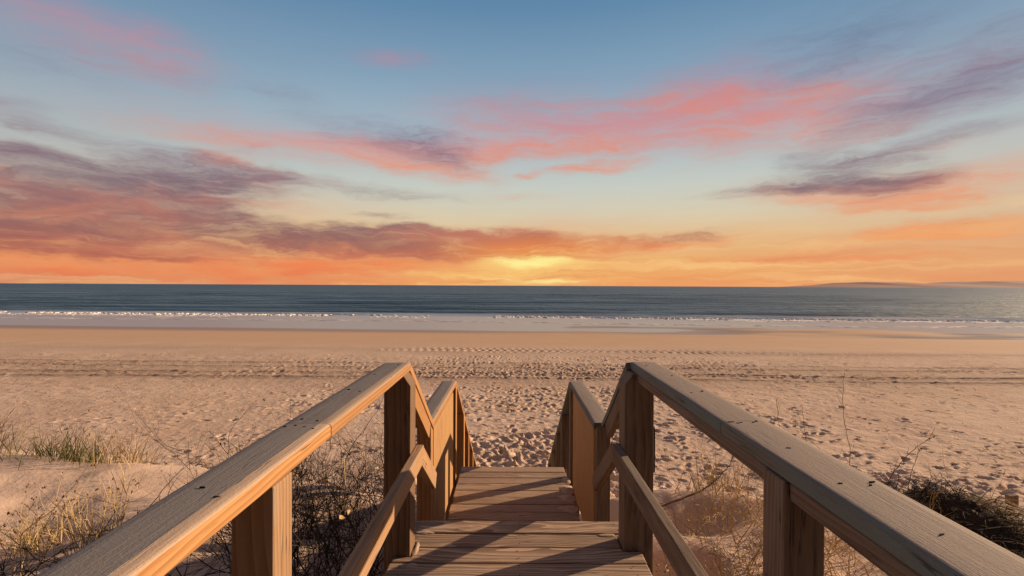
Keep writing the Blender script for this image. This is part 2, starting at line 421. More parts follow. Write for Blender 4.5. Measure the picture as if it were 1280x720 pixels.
def build_surf():
    """lines of broken white water, lumps and ragged sheets"""
    m, t, p = material('sea_foam')
    tc = t.new('ShaderNodeTexCoord')
    n = t.noise(tc.outputs['Object'], 1.6, 4, 0.6)
    t.put(p, 'Base Color', t.mix(n, (0.62, 0.56, 0.55, 1), (0.82, 0.79, 0.78, 1))); t.put(p, 'Roughness', 0.9)
    rs = np.random.RandomState(3)
    V = []; F = []
    def lump(x, y, z, rx, ry, rz):
        k = 7; b = len(V)
        V.append((x, y, z + rz))
        for ring, (rr, hh) in enumerate(((0.6, 0.75), (1.0, 0.0))):
            for i in range(k):
                a = 2 * math.pi * i / k
                q = rs.uniform(0.75, 1.2)
                V.append((x + rx * rr * q * math.cos(a), y + ry * rr * q * math.sin(a), z + rz * hh * q - (0.03 if hh == 0 else 0)))
        for i in range(k):
            j = (i + 1) % k
            F.append((b, b + 1 + i, b + 1 + j)); F.append((b + 1 + i, b + 1 + k + i, b + 1 + k + j, b + 1 + j))
    def fb(x, s): return float(fbm(np.array([x]), np.array([s]), 3)[0])
    for k in range(5200):
        x = rs.uniform(-95, 95)
        line = rs.choice(3, p=[0.6, 0.25, 0.15])
        s = (67.2, 65.4, 70.5)[line] + 3.0 * (fb(x * 0.02 + 71, 2) - 0.5) + rs.normal(0, (0.55, 1.1, 0.9)[line])
        if fb(x * 0.035 + 13 + line * 9, 0.0 + line) < (0.34, 0.40, 0.52)[line]: continue
        y = s - 0.065 * x
        h = (0.14, 0.04, 0.07)[line] * rs.uniform(0.3, 1.4)
        if rs.rand() < 0.14:
            lump(x, y + rs.uniform(-1.2, 0.6), 0.0, rs.uniform(0.8, 3.0), rs.uniform(0.2, 0.7), 0.03)
            continue
        lump(x, y, 0.0, rs.uniform(0.08, 0.5), rs.uniform(0.1, 0.5), h)
    # thin lace of foam sliding up the sand
    for k in range(500):
        x = rs.uniform(-90, 90)
        s = 56.5 + 4.5 * (fb(x * 0.03 + 20, 7) - 0.5) + rs.normal(0, 0.6)
        if fb(x * 0.06 + 3, 4.0) < 0.46: continue
        lump(x, s - 0.065 * x, 0.0, rs.uniform(0.5, 2.2), rs.uniform(0.08, 0.22), 0.025)
    o = mesh_obj('surf_foam', V, F, m, smooth=True)
    tag(o, 'broken line of white foam where small waves meet the beach', 'surf', kind='stuff')
build_surf()

def build_hills():
    m, t, p = material('haze_tinted_hill')
    tc = t.new('ShaderNodeTexCoord')
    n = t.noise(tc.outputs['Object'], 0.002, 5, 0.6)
    t.put(p, 'Base Color', t.mix(n, (0.20, 0.085, 0.085, 1), (0.26, 0.115, 0.11, 1))); t.put(p, 'Roughness', 1.0)  # the warm haze over the hills is put into their base colour
    xs = np.linspace(9900, 27000, 180); ys = np.linspace(13000, 19000, 22)
    X, Y = np.meshgrid(xs, ys)
    prof = np.interp(xs, [9900, 10600, 11100, 11500, 12300, 13300, 14200, 14700, 15200, 16500, 19000, 23000, 27000], [-5, 60, 95, 165, 160, 120, 105, 150, 200, 205, 190, 120, -5])
    prof = prof + 22 * (fbm(xs / 700, xs * 0, 4) - 0.5)
    cross = np.sin(np.linspace(0, math.pi, 22)) ** 0.8
    Z = 1.25 * prof[None, :] * cross[:, None] * (0.9 + 0.25 * (fbm(X / 900, Y / 900, 4) - 0.5)) - 6
    nx, ny = len(xs), len(ys); idx = np.arange(nx * ny).reshape(ny, nx)
    q = np.stack([idx[:-1, :-1], idx[:-1, 1:], idx[1:, 1:], idx[1:, :-1]], -1).reshape(-1, 4)
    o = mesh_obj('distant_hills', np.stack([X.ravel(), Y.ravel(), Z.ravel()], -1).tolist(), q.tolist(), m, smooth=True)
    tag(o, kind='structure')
build_hills()

# ------------------------------------------------------------------ boardwalk
walk = empty('wooden_boardwalk', (0.03, 2.3, DECK))
tag(walk, 'weathered wooden beach boardwalk with railings and steps going down to the sand', 'boardwalk')
ORG = Vector((0.03, 2.3, DECK))

def place(o, mat, parent, porg):
    """parents sit unrotated at porg (world); mat is the wanted world matrix"""
    o.matrix_local = Matrix.Translation(-Vector(porg)) @ mat
    return o

def frame(p0, p1, up=(0, 0, 1)):
    """matrix whose X runs from p0 to p1, Y sideways, Z up"""
    x = (Vector(p1) - Vector(p0)).normalized()
    y = Vector(up).cross(x).normalized(); z = x.cross(y)
    m = Matrix((x, y, z)).transposed().to_4x4(); m.translation = Vector(p0)
    return m

def prism(name, poly, z0, z1, mat):
    n = len(poly)
    v = [(x, y, z0) for x, y in poly] + [(x, y, z1) for x, y in poly]
    f = [tuple(range(n))[::-1], tuple(range(n, 2 * n))] + [(i, (i + 1) % n, n + (i + 1) % n, n + i) for i in range(n)]
    return v, f

def bar(name, p0, p1, w0, w1, h0, h1, mat, parent, porg, bw=0.004, up=(0, 0, 1), cut0=0.0, cut1=0.0):
    """a sawn board from p0 to p1; section from w0..w1 sideways and h0..h1 vertical; cut0/cut1 lean the end cuts"""
    L = (Vector(p1) - Vector(p0)).length
    hm = (h0 + h1) / 2
    v = []
    for (x, c) in ((0, cut0), (L, cut1)):
        for (w, h) in ((w0, h0), (w1, h0), (w1, h1), (w0, h1)):
            v.append((x + c * (h - hm), w, h))
    f = [(0, 3, 2, 1), (4, 5, 6, 7), (0, 1, 5, 4), (1, 2, 6, 5), (2, 3, 7, 6), (3, 0, 4, 7)]
    o = mesh_obj(name, v, f, mat, parent)
    clean(o); bevel(o, bw)
    return place(o, frame(p0, p1, up), parent, porg)

def post(name, x0, x1, y0, y1, z0, z1, mat, parent, porg, slope=0.0, chamf=0.0, inner=1):
    """upright: its own X axis points up so the grain runs up the post"""
    cx, cy = (x0 + x1) / 2, (y0 + y1) / 2
    a, b = (x1 - x0) / 2, (y1 - y0) / 2
    H = z1 - z0
    # local: X up, Y = world x, Z = world y  (a proper rotation)
    M = Matrix(((0, 1, 0, cx), (0, 0, 1, cy), (1, 0, 0, z0), (0, 0, 0, 1)))
    t = lambda yy, zz: H - slope * (zz + b) - (chamf if yy * inner > 0 else 0)
    if chamf:
        ysec = [(-a, 0), (a, 0)]
        k = a * 0.45 * inner
        outline = [(-a, None), (k, None), (a, None)] if inner > 0 else [(-a, None), (k, None), (a, None)]
        ycs = [o_[0] for o_ in outline]
        v = []
        for zz in (-b, b):
            v += [(0, -a, zz), (0, a, zz)]
            for yy in (ycs[2], ycs[1], ycs[0]):
                edge = (yy == a and inner > 0) or (yy == -a and inner < 0)
                v.append((H - slope * (zz + b) - (chamf if edge else 0), yy, zz))
        f = [(0, 1, 2, 3, 4), (9, 8, 7, 6, 5)] + [(i, 5 + i, 5 + (i + 1) % 5, (i + 1) % 5) for i in range(5)]
    else:
        v = []
        for zz in (-b, b):
            v += [(0, -a, zz), (0, a, zz), (H - slope * (zz + b), a, zz), (H - slope * (zz + b), -a, zz)]
        f = [(0, 1, 2, 3), (7, 6, 5, 4)] + [(i, 4 + i, 4 + (i + 1) % 4, (i + 1) % 4) for i in range(4)]
    o = mesh_obj(name, v, f, mat, parent)
    clean(o); bevel(o, 0.005)
    return place(o, M, parent, porg)

def planks(name, rows, mat, parent, porg, thick=0.036, z=0.0):
    """deck boards laid across the walk; rows = list of XY outlines"""
    V = []; F = []
    for poly in rows:
        dz = random.uniform(-0.003, 0.003)
        v, f = prism('', [(x - porg[0], y - porg[1]) for x, y in poly], z - thick + dz - porg[2], z + dz - porg[2], None)
        b = len(V); V += v; F += [tuple(i + b for i in q) for q in f]
    fm = [0] * len(F)
    for poly in rows:
        ys = [q[1] for q in poly]; xs = [q[0] for q in poly]
        for nx in (min(xs) + 0.06, 0.03 + random.uniform(-0.01, 0.01), max(xs) - 0.07):
            for ny in (min(ys) + 0.03, max(ys) - 0.03):
                b = len(V); r = random.uniform(0.0028, 0.0042)
                px, py = nx + random.uniform(-0.008, 0.008) - porg[0], ny + random.uniform(-0.006, 0.006) - porg[1]
                V += [(px + r * math.cos(k * 0.785), py + r * math.sin(k * 0.785), z - porg[2] + 0.0035) for k in range(8)]
                F.append(tuple(range(b, b + 8))); fm.append(1)
    o = mesh_obj(name, V, F, mat, parent, mats=[mat, KNOT], fmat=fm)
    clean(o); bevel(o, 0.006, 3)
    return o

# --- upper deck -------------------------------------------------------------
rows = []
pitch = 0.132; y1 = 2.583
LX, RX = -0.546, 0.621
for k in range(34):
    b = y1 - k * pitch; a = b - pitch + 0.007
    jl, jr = random.uniform(-0.012, 0.006), random.uniform(-0.006, 0.012)
    l, r = LX + jl, RX + jr
    # notch the boards round the two end posts
    lp = (2.236, 2.366); rp = (2.291, 2.426)
    pts_r = []
    ya, yb = max(a, rp[0]), min(b, rp[1])
    if yb - ya > 0.003:
        n = 0.538
        pts_r = ([(r, a)] if ya > a + 0.004 else []) + ([(r, ya), (n, ya)] if ya > a + 0.004 else [(n, a)]) + ([(n, yb), (r, yb), (r, b)] if yb < b - 0.004 else [(n, b)])
    else:
        pts_r = [(r, a), (r, b)]
    ya, yb = max(a, lp[0]), min(b, lp[1])
    if yb - ya > 0.003:
        n = -0.467
        pts_l = ([(l, b), (l, yb), (n, yb)] if yb < b - 0.004 else [(n, b)]) + ([(n, ya), (l, ya), (l, a)] if ya > a + 0.004 else [(n, a)])
    else:
        pts_l = [(l, b), (l, a)]
    rows.append(pts_r + pts_l)
planks('upper_deck', rows, DECKW, walk, ORG, z=DECK)
# joists and rim under the upper deck
for x0 in (-0.50, 0.02, 0.535):
    bar('joist', (x0, -1.85, DECK - 0.04), (x0, 2.56, DECK - 0.04), -0.019, 0.019, -0.185, 0.0, PINE_AGED, walk, ORG)
bar('rim_board', (-0.53, 2.562, DECK - 0.04), (0.60, 2.562, DECK - 0.04), 0.0, 0.019, -0.185, 0.0, PINE_DARK, walk, ORG)

# --- first flight: two treads -------------------------------------------------
def flight(name, ys, zs, xl, xr):
    rws = []; V = []; F = []
    for (y, z) in zip(ys, zs):
        for (a, b) in ((0.0, 0.128), (0.135, 0.263)):
            v, f = prism('', [(xr - ORG[0], y + a - ORG[1]), (xr - ORG[0], y + b - ORG[1]), (xl - ORG[0], y + b - ORG[1]), (xl - ORG[0], y + a - ORG[1])], z - 0.036 - ORG[2], z - ORG[2], None)
            n = len(V); V += v; F += [tuple(i + n for i in q) for q in f]
    o = mesh_obj(name, V, F, DECKW, walk); clean(o); bevel(o, 0.005)
    return o
f1 = flight('stair_treads', [2.60, 2.865], [DECK - 0.157, DECK - 0.314], -0.46, 0.50)
tag(f1, 'short upper flight of wooden treads between deck and landing')

# --- landing --------------------------------------------------------------------
rows = []
b = 4.60
for k in range(11):
    a = b - 0.132 + 0.006
    l, r = -0.47 + random.uniform(-0.01, 0.004), 0.505 + random.uniform(-0.004, 0.01)
    rows.append([(r, a), (r, b), (l, b), (l, a)])
    b -= 0.132
ld = planks('landing_deck', rows, DECKW, walk, ORG, z=LAND)
for x0 in (-0.44, 0.48):
    bar('joist', (x0, 3.16, LAND - 0.04), (x0, 4.58, LAND - 0.04), -0.019, 0.019, -0.185, 0.0, PINE_AGED, walk, ORG)

# --- second flight down to the sand ------------------------------------------------
n2 = 8; rise = (LAND - 1.0) / (n2 + 1)
f2 = flight('stair_treads', [4.61 + 0.27 * k for k in range(n2)], [LAND - rise * (k + 1) for k in range(n2)], -0.46, 0.50)
tag(f2, 'long lower flight of wooden treads ending on the sand')
for x0 in (-0.479, 0.519):
    bar('stringer', (x0, 4.60, LAND - 0.12), (x0, 6.86, LAND - 0.12 - rise * (2.26 / 0.27)), -0.019, 0.019, -0.16, 0.10, PINE_AGED, walk, ORG)

# --- railings -----------------------------------------------------------------------
def cap(name, p0, p1, inner, outer, parent, porg, seam=False, green=False, nails=()):
    """cap rail board with rounded shoulders: inner edge x = inner, outer edge x = outer (offsets from p0.x).
    p0/p1 lie on the top surface."""
    s = 1 if inner > outer else -1            # +1: the inner side is +x
    w = abs(inner - outer); th = 0.038
    L = (Vector(p1) - Vector(p0)).length
    # profile from the inner bottom round over the top to the outer bottom: (distance from the inner edge, z, material)
    prof = [(0.002, -th), (0.0, -th + 0.003), (0.0, -0.0085), (0.0018, -0.0045), (0.006, -0.0016), (0.016, -0.0004), (0.033, 0.0), (w * 0.5, -0.0004), (w - 0.030, -0.0014),
            (w - 0.009, -0.0026), (w - 0.0025, -0.0055), (w, -0.0100), (w, -th + 0.003), (w - 0.002, -th)]
    #        material per profile segment: 0 top, 1 edge, 2 shoulder
    seg = [1, 1, 1, 2, 2, 2, 0, 0, 0, 0, 1, 1, 1]
    if green: seg = [1, 1, 1, 1, 0, 0, 0, 0, 0, 0, 0, 1, 1]
    n = len(prof); nl = max(2, int(L / 0.10))
    V = []; F = []; FM = []
    rs = random.Random(int(L * 1000) + (7 if s > 0 else 3))
    # frame: local X along the board, local Y sideways
    M = frame(p0, p1)
    yin = Vector((1, 0, 0)).dot(M.to_3x3() @ Vector((0, 1, 0)))   # local Y points to -x world for boards running +y
    for k in range(nl + 1):
        x = L * k / nl
        e0 = 0.0025 * mnoise.noise(Vector((x * 3.0, w * 50, s * 3.3))) ; e1 = 0.003 * mnoise.noise(Vector((x * 2.5, 7.7, s * 9.1)))
        for (d, z) in prof:
            wx = inner - s * d
            e = e0 if d < 0.02 else (e1 if d > w - 0.02 else 0)
            V.append((x, (wx + e) * (1 if yin > 0 else -1), z + 0.0012 * mnoise.noise(Vector((x * 4, d * 20, 1.7)))))
    for k in range(nl):
        for i in range(n - 1):
            F.append((k * n + i, k * n + i + 1, (k + 1) * n + i + 1, (k + 1) * n + i)); FM.append(seg[i])
        F.append((k * n + n - 1, k * n, (k + 1) * n, (k + 1) * n + n - 1)); FM.append(1)
    F.append(tuple(range(n))); FM.append(1)
    F.append(tuple(nl * n + i for i in range(n))[::-1]); FM.append(1)
    edge = CAPGREEN if green else PINE
    o = mesh_obj(name, V, F, None, parent, smooth=True, mats=[CAPTOP_BROWN if green else CAPTOP, edge, CAPPALE, KNOT], fmat=FM)
    clean(o)
    o.data.set_sharp_from_angle(angle=R(32))
    place(o, M, parent, porg)
    # dark nail holes and gouges, in the board's own mesh
    if nails:
        bm = bmesh.new(); bm.from_mesh(o.data)
        for (x, d, ln, wd) in nails:
            wx = inner - s * d
            yv = wx * (1 if yin > 0 else -1)
            ring = []
            an = rs.uniform(-0.5, 0.5)
            for i in range(9):
                a = 2 * math.pi * i / 9
                q = rs.uniform(0.7, 1.25)
                u, v = ln * q * math.cos(a), wd * q * math.sin(a)
                ring.append(bm.verts.new((x + u * math.sin(an) + v * math.cos(an), yv + u * math.cos(an) - v * math.sin(an), 0.0016)))
            low = [bm.verts.new((vv.co.x, vv.co.y, -0.004)) for vv in ring]
            for i in range(9):
                j = (i + 1) % 9
                f = bm.faces.new((ring[i], ring[j], low[j], low[i])); f.material_index = 3
            f = bm.faces.new(ring); f.material_index = 3
        bmesh.ops.recalc_face_normals(bm, faces=bm.faces)
        bm.to_mesh(o.data); bm.free()
    return o

def railing(side):
    s = 1 if side == 'left' else -1      # direction of the walkway seen from the rail
    if s > 0:
        org = Vector((-0.55, 2.3, DECK)); capin, capout = -0.495, -0.632; pin, pout = -0.472, -0.597; py0, py1 = 2.24, 2.362
        lin, lout = -0.505, -0.642; pl = -0.50; npin, npout = -0.495, -0.584; ny0 = 0.997
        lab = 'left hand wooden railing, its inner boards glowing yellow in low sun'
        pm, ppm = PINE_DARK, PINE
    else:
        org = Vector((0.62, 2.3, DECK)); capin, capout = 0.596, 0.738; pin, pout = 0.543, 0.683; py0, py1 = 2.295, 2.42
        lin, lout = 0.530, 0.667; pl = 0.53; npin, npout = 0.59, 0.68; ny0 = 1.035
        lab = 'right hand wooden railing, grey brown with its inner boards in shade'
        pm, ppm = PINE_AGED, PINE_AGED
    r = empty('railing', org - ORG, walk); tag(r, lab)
    X = lambda a, b: (min(a, b), max(a, b))
    under = 0.038
    green = s < 0
    joint = 1.317 if s > 0 else 1.364
    # level cap rail: two boards butted over the walk
    def nl(y0, lst): return [(y - y0, d, a, b) for (y, d, a, b) in lst]
    na = [(0.86, 0.035, 0.0055, 0.0018), (0.90, 0.085, 0.006, 0.002), (1.27, 0.03, 0.004, 0.0015), (1.285, 0.06, 0.004, 0.0013), (1.30, 0.09, 0.004, 0.0013), (1.29, 0.115, 0.004, 0.0014)]
    if s < 0: na = [(1.135, 0.060, 0.0055, 0.0018), (0.932, 0.045, 0.005, 0.0016), (0.940, 0.112, 0.007, 0.0016), (0.925, 0.098, 0.003, 0.0012), (1.348, 0.084, 0.004, 0.0016), (1.340, 0.038, 0.004, 0.0014), (1.352, 0.022, 0.010, 0.0012), (0.74, 0.07, 0.005, 0.0014)]
    nb = [(1.36, 0.10, 0.004, 0.0014), (1.345, 0.05, 0.004, 0.0014), (1.72, 0.05, 0.004, 0.0016), (1.75, 0.10, 0.004, 0.0016), (2.30, 0.05, 0.005, 0.002), (2.05, 0.09, 0.003, 0.0014)]
    y_pk = py1
    cap('cap_rail', (0, -1.9, RAIL), (0, joint - 0.0015, RAIL), capin, capout, r, org, green=green, nails=nl(-1.9, na))
    cap('cap_rail', (0, joint + 0.0015, RAIL), (0, y_pk, RAIL), capin, capout, r, org, green=green, nails=nl(joint, nb))
    ybot = 3.075
    # sloping cap rail beside the first flight
    cap('sloping_cap_rail', (0, y_pk + 0.003, RAIL - 0.003), (0, ybot, LRAIL), capin if s > 0 else 0.575, capout if s > 0 else 0.712, r, org, green=green)
    # landing cap rail
    yl1 = 4.42
    cap('landing_cap_rail', (0, ybot + 0.012, LRAIL), (0, yl1, LRAIL), lin, lout, r, org, green=green)
    # sloping cap rail beside the second flight
    sl = 0.67
    cap('sloping_cap_rail', (0, yl1 + 0.004, LRAIL - 0.002), (0, 7.0, LRAIL - sl * (7.0 - yl1)), lin, lout, r, org, green=green)
    # main end post
    a, b = X(pin, pout)
    post('end_post', a, b, py0, py1, 1.7, RAIL - under - 0.002, pm, r, org, chamf=0.05, inner=s)
    # slimmer near post(s)
    a, b = X(npin, npout)
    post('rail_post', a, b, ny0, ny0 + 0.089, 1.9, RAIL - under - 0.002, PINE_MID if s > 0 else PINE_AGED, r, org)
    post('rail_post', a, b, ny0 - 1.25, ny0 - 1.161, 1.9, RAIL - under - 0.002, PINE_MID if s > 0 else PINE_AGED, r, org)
    # board under the right cap rail
    if s < 0:
        for (q0, q1) in ((-1.9, ny0 - 1.252), (ny0 - 1.159, ny0 - 0.003), (ny0 + 0.092, py0 - 0.003)):
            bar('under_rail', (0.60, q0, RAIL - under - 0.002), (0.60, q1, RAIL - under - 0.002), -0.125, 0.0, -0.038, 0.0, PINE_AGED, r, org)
    # mid rail on the inner face of the posts, dropping down beside the first flight
    mi, mo = (pin + s * 0.039, pin + s * 0.001)
    zt = EYE - 0.79
    xm = (mi + mo) / 2
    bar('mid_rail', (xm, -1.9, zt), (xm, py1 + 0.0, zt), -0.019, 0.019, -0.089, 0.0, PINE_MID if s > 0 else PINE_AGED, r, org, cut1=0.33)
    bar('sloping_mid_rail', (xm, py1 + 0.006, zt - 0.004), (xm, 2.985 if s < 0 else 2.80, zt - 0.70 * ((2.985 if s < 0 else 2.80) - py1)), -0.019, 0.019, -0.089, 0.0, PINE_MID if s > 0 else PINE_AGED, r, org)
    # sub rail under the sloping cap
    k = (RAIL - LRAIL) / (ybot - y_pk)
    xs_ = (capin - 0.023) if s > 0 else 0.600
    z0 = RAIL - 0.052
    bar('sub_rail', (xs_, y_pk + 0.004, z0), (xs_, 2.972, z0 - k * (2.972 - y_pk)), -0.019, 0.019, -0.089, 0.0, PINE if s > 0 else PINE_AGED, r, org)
    # post at the foot of the first flight
    a, b = X(pl + (0.0 if s > 0 else 0.005), pl - s * 0.089)
    post('stair_post', a, b, 2.985, 3.07, 1.6, LRAIL - under + 0.045, ppm, r, org, slope=0.62)
    # plywood panel on the landing, its grain upright
    a, b = X(pl, pl - s * 0.018)
    post('plywood_panel', a, b, 3.094, 4.12, LAND + 0.004, LRAIL - under - 0.002, PLY if s > 0 else PLY, r, org)
    a, b = X(pl - s * 0.020, pl - s * 0.109)
    post('landing_post', a, b, 3.11, 3.199, 1.6, LRAIL - under - 0.003, ppm, r, org)
    a, b = X(pl, pl - s * 0.089)
    post('landing_post', a, b, 4.315, 4.404, 1.5, LRAIL - under - 0.003, ppm, r, org)
    for yy in (5.06, 5.62, 6.25, 6.88):
        top = LRAIL - sl * (yy - yl1) - 0.048
        post('stair_post', a, b, yy, yy + 0.089, 0.5, top, ppm, r, org, slope=sl)
    bar('sub_rail', (pl - s * 0.112, yl1 + 0.02, LRAIL - 0.055), (pl - s * 0.112, 6.96, LRAIL - 0.055 - sl * (6.96 - yl1 - 0.02)), -0.019, 0.019, -0.089, 0.0, ppm, r, org)
    # rounded black strip bolted to the outside of the right end post
    if s < 0:
        prof = []
        w, h, rad = 0.030, 0.225, 0.014
        for (cy, cz, a0) in ((w - rad, h - rad, 0), (-w + rad, h - rad, 90), (-w + rad, rad, 180), (w - rad, rad, 270)):
            for q in range(5):
                aa = R(a0 + q * 22.5); prof.append((cy + rad * math.cos(aa), cz + rad * math.sin(aa)))
        v, f = prism('', prof, 0, 0.019, None)
        v = [(z, x, y) for x, y, z in v]
        o = mesh_obj('black_strip', v, f, BLACK, r); clean(o); bevel(o, 0.002)
        place(o, Matrix.Translation((0.6845, 2.37, EYE - 0.915)), r, org)
        tag(o, 'black rounded strip fixed to the outer side of the end post')
    return r
railing('left'); railing('right')

# drifts of sand lying on the landing against the right panel
def drift():
    m, t, p = material('drifted_sand')
    tc = t.new('ShaderNodeTexCoord')
    n = t.noise(tc.outputs['Object'], 40, 4, 0.6)
    t.put(p, 'Base Color', t.mix(n, (0.42, 0.31, 0.23, 1), (0.52, 0.40, 0.30, 1))); t.put(p, 'Roughness', 0.95); t.put(p, 'Specular IOR Level', 0.05)
    V = []; F = []
    for (cx, cy, rx, ry, h) in ((0.48, 4.10, 0.075, 0.10, 0.016), (0.47, 3.92, 0.08, 0.08, 0.018), (0.46, 3.74, 0.085, 0.07, 0.014), (0.50, 4.28, 0.05, 0.09, 0.012), (-0.455, 2.30, 0.018, 0.06, 0.005), (-0.44, 2.46, 0.06, 0.018, 0.0035), (-0.45, 2.17, 0.03, 0.02, 0.004), (0.50, 2.44, 0.07, 0.015, 0.0035)):
        TOP = DECK if cy < 2.6 else LAND
        b = len(V); nr, na = 8, 22
        V.append((cx, cy, TOP + h))
        for i in range(1, nr + 1):
            q = i / nr
            for j in range(na):
                a = 2 * math.pi * j / na
                e = 0.85 + 0.45 * mnoise.noise(Vector((math.cos(a) * 1.5 + cx * 9, math.sin(a) * 1.5, cy * 7)))
                x = min(cx + rx * q * e * math.cos(a), 0.527)
                V.append((x, cy + ry * q * e * math.sin(a), TOP + h * (math.cos(q * math.pi) * 0.5 + 0.5) - 0.0008 + (0.002 if i < nr else 0)))
        for j in range(na):
            F.append((b, b + 1 + j, b + 1 + (j + 1) % na))
        for i in range(nr - 1):
            for j in range(na):
                F.append((b + 1 + i * na + j, b + 1 + (i + 1) * na + j, b + 1 + (i + 1) * na + (j + 1) % na, b + 1 + i * na + (j + 1) % na))
    o = mesh_obj('drifted_sand', V, F, m, smooth=True)
    tag(o, 'small drifts of pale sand blown onto the boards of deck and landing', 'sand', kind='stuff')
drift()

# ------------------------------------------------------------------ vegetation
class Tubes:
    def __init__(self): self.v = []; self.f = []; self.cut = None; self.head = None; self.limit = None
    def heads(self, mat):
        self.cut = len(self.f); self.head = mat
    def tube(self, pts, r0, r1, k=3):
        n = len(pts); b0 = len(self.v)
        for i, p in enumerate(pts):
            d = (pts[min(i + 1, n - 1)] - pts[max(i - 1, 0)])
            if d.length < 1e-9: d = Vector((0, 0, 1))
            d.normalize()
            u = d.orthogonal().normalized(); w = d.cross(u)
            r = r0 + (r1 - r0) * i / max(1, n - 1)
            for j in range(k):
                a = 2 * math.pi * j / k
                self.v.append(p + u * (r * math.cos(a)) + w * (r * math.sin(a)))
        for i in range(n - 1):
            for j in range(k):
                a = b0 + i * k + j; c = b0 + i * k + (j + 1) % k
                self.f.append((a, c, c + k, a + k))
        self.f.append(tuple(b0 + (n - 1) * k + j for j in range(k)))
    def blade(self, pts, w, side):
        """a flat tapering grass blade with a fold"""
        n = len(pts); b0 = len(self.v)
        for i, p in enumerate(pts):
            t = i / (n - 1); q = w * (1 - t ** 1.6) * (0.6 + 0.4 * min(1, t * 5)) + 0.0004
            self.v += [p - side * q, p + Vector((0, 0, q * 0.5)), p + side * q]
        for i in range(n - 1):
            for j in (0, 1):
                a = b0 + i * 3 + j
                self.f.append((a, a + 1, a + 4, a + 3))
    def bud(self, p, r, stretch=1.6, d=Vector((0, 0, 1))):
        b = len(self.v); d = d.normalized(); u = d.orthogonal().normalized(); w = d.cross(u)
        self.v += [p + d * r * stretch, p - d * r * stretch]
        for j in range(5):
            a = 2 * math.pi * j / 5; q = r * random.uniform(0.7, 1.25)
            self.v.append(p + u * q * math.cos(a) + w * q * math.sin(a))
        for j in range(5):
            c, e = b + 2 + j, b + 2 + (j + 1) % 5
            self.f += [(b, c, e), (b + 1, e, c)]
    def build(self, name, mat, parent=None, loc=None):
        fm = None; mats = [mat]
        if self.head is not None and len(self.f) > self.cut:
            mats = [mat, self.head]; fm = [0] * self.cut + [1] * (len(self.f) - self.cut)
        o = mesh_obj(name, [tuple(v) for v in self.v], self.f, mat, parent, mats=mats, fmat=fm)
        if loc is not None: o.location = loc
        return o

def walk_path(rng, p, d, length, segs, wander, pull):
    pts = [p.copy()]
    d = d.normalized()
    for i in range(segs):
        d = (d + Vector((rng.gauss(0, wander), rng.gauss(0, wander), rng.gauss(0, wander))) + pull / segs).normalized()
        p = p + d * (length / segs); pts.append(p.copy())
    return pts

def branch(T, rng, p, d, length, r, depth, wander, pull, kids, tips=None, ratio=0.6):
    segs = max(3, int(length / 0.045)); segs = min(segs, 9)
    pts = walk_path(rng, p, d, length, segs, wander, pull)
    if T.limit is not None and any((p.x + T.limit[0]) * T.limit[1] < T.limit[2] for p in pts): return
    T.tube(pts, r, r * (0.35 if depth else 0.2), 4 if r > 0.004 else 3)
    if depth:
        for k in range(kids):
            i = rng.randint(max(1, segs // 4), segs)
            dd = (pts[i] - pts[i - 1]).normalized()
            side = Vector((rng.gauss(0, 1), rng.gauss(0, 1), rng.gauss(0, 0.7))).normalized()
            branch(T, rng, pts[i], dd * 0.75 + side * 0.75, length * ratio * rng.uniform(0.5, 1.1), r * 0.6, depth - 1, wander, pull, kids, tips, ratio)
    elif tips is not None:
        tips.append((pts[-1], (pts[-1] - pts[-2]).normalized()))

def shrub(name, label, x, y, stems, height, spread, r, mat, seed, depth=2, kids=3, wander=0.16, pull=(0, 0, 0.1), rad=0.15, sink=0.03, cat='shrub', group=None, buds=None, bud_r=0.006, stretch_x=1.0):
    rng = random.Random(seed); random.seed(seed)
    base = Vector((x, y, ground(x, y)))
    T = Tubes(); tips = []
    T.limit = (x, -1, 0.655) if x < 0 else (x, 1, 0.76)      # branches grow round the boardwalk
    for k in range(stems):
        ox, oy = rng.gauss(0, rad * stretch_x), rng.gauss(0, rad)
        z = ground(x + ox, y + oy) - base.z - sink
        d = Vector((rng.gauss(0, spread) + ox * 0.8, rng.gauss(0, spread) + oy * 0.8, 1))
        branch(T, rng, Vector((ox, oy, z)), d, height * rng.uniform(0.55, 1.1), r * rng.uniform(0.7, 1.2), depth, wander, Vector(pull), kids, tips)
    if buds:
        T.heads(buds[0])
        for p, d in tips:
            if rng.random() < buds[1]:
                for q in range(rng.randint(1, 3)):
                    T.bud(p + Vector((rng.gauss(0, bud_r), rng.gauss(0, bud_r), rng.gauss(0, bud_r))), bud_r * rng.uniform(0.6, 1.2), 1.5, d)
    o = T.build(name, mat, loc=base)
    tag(o, label, cat, group, 'thing')
    return o

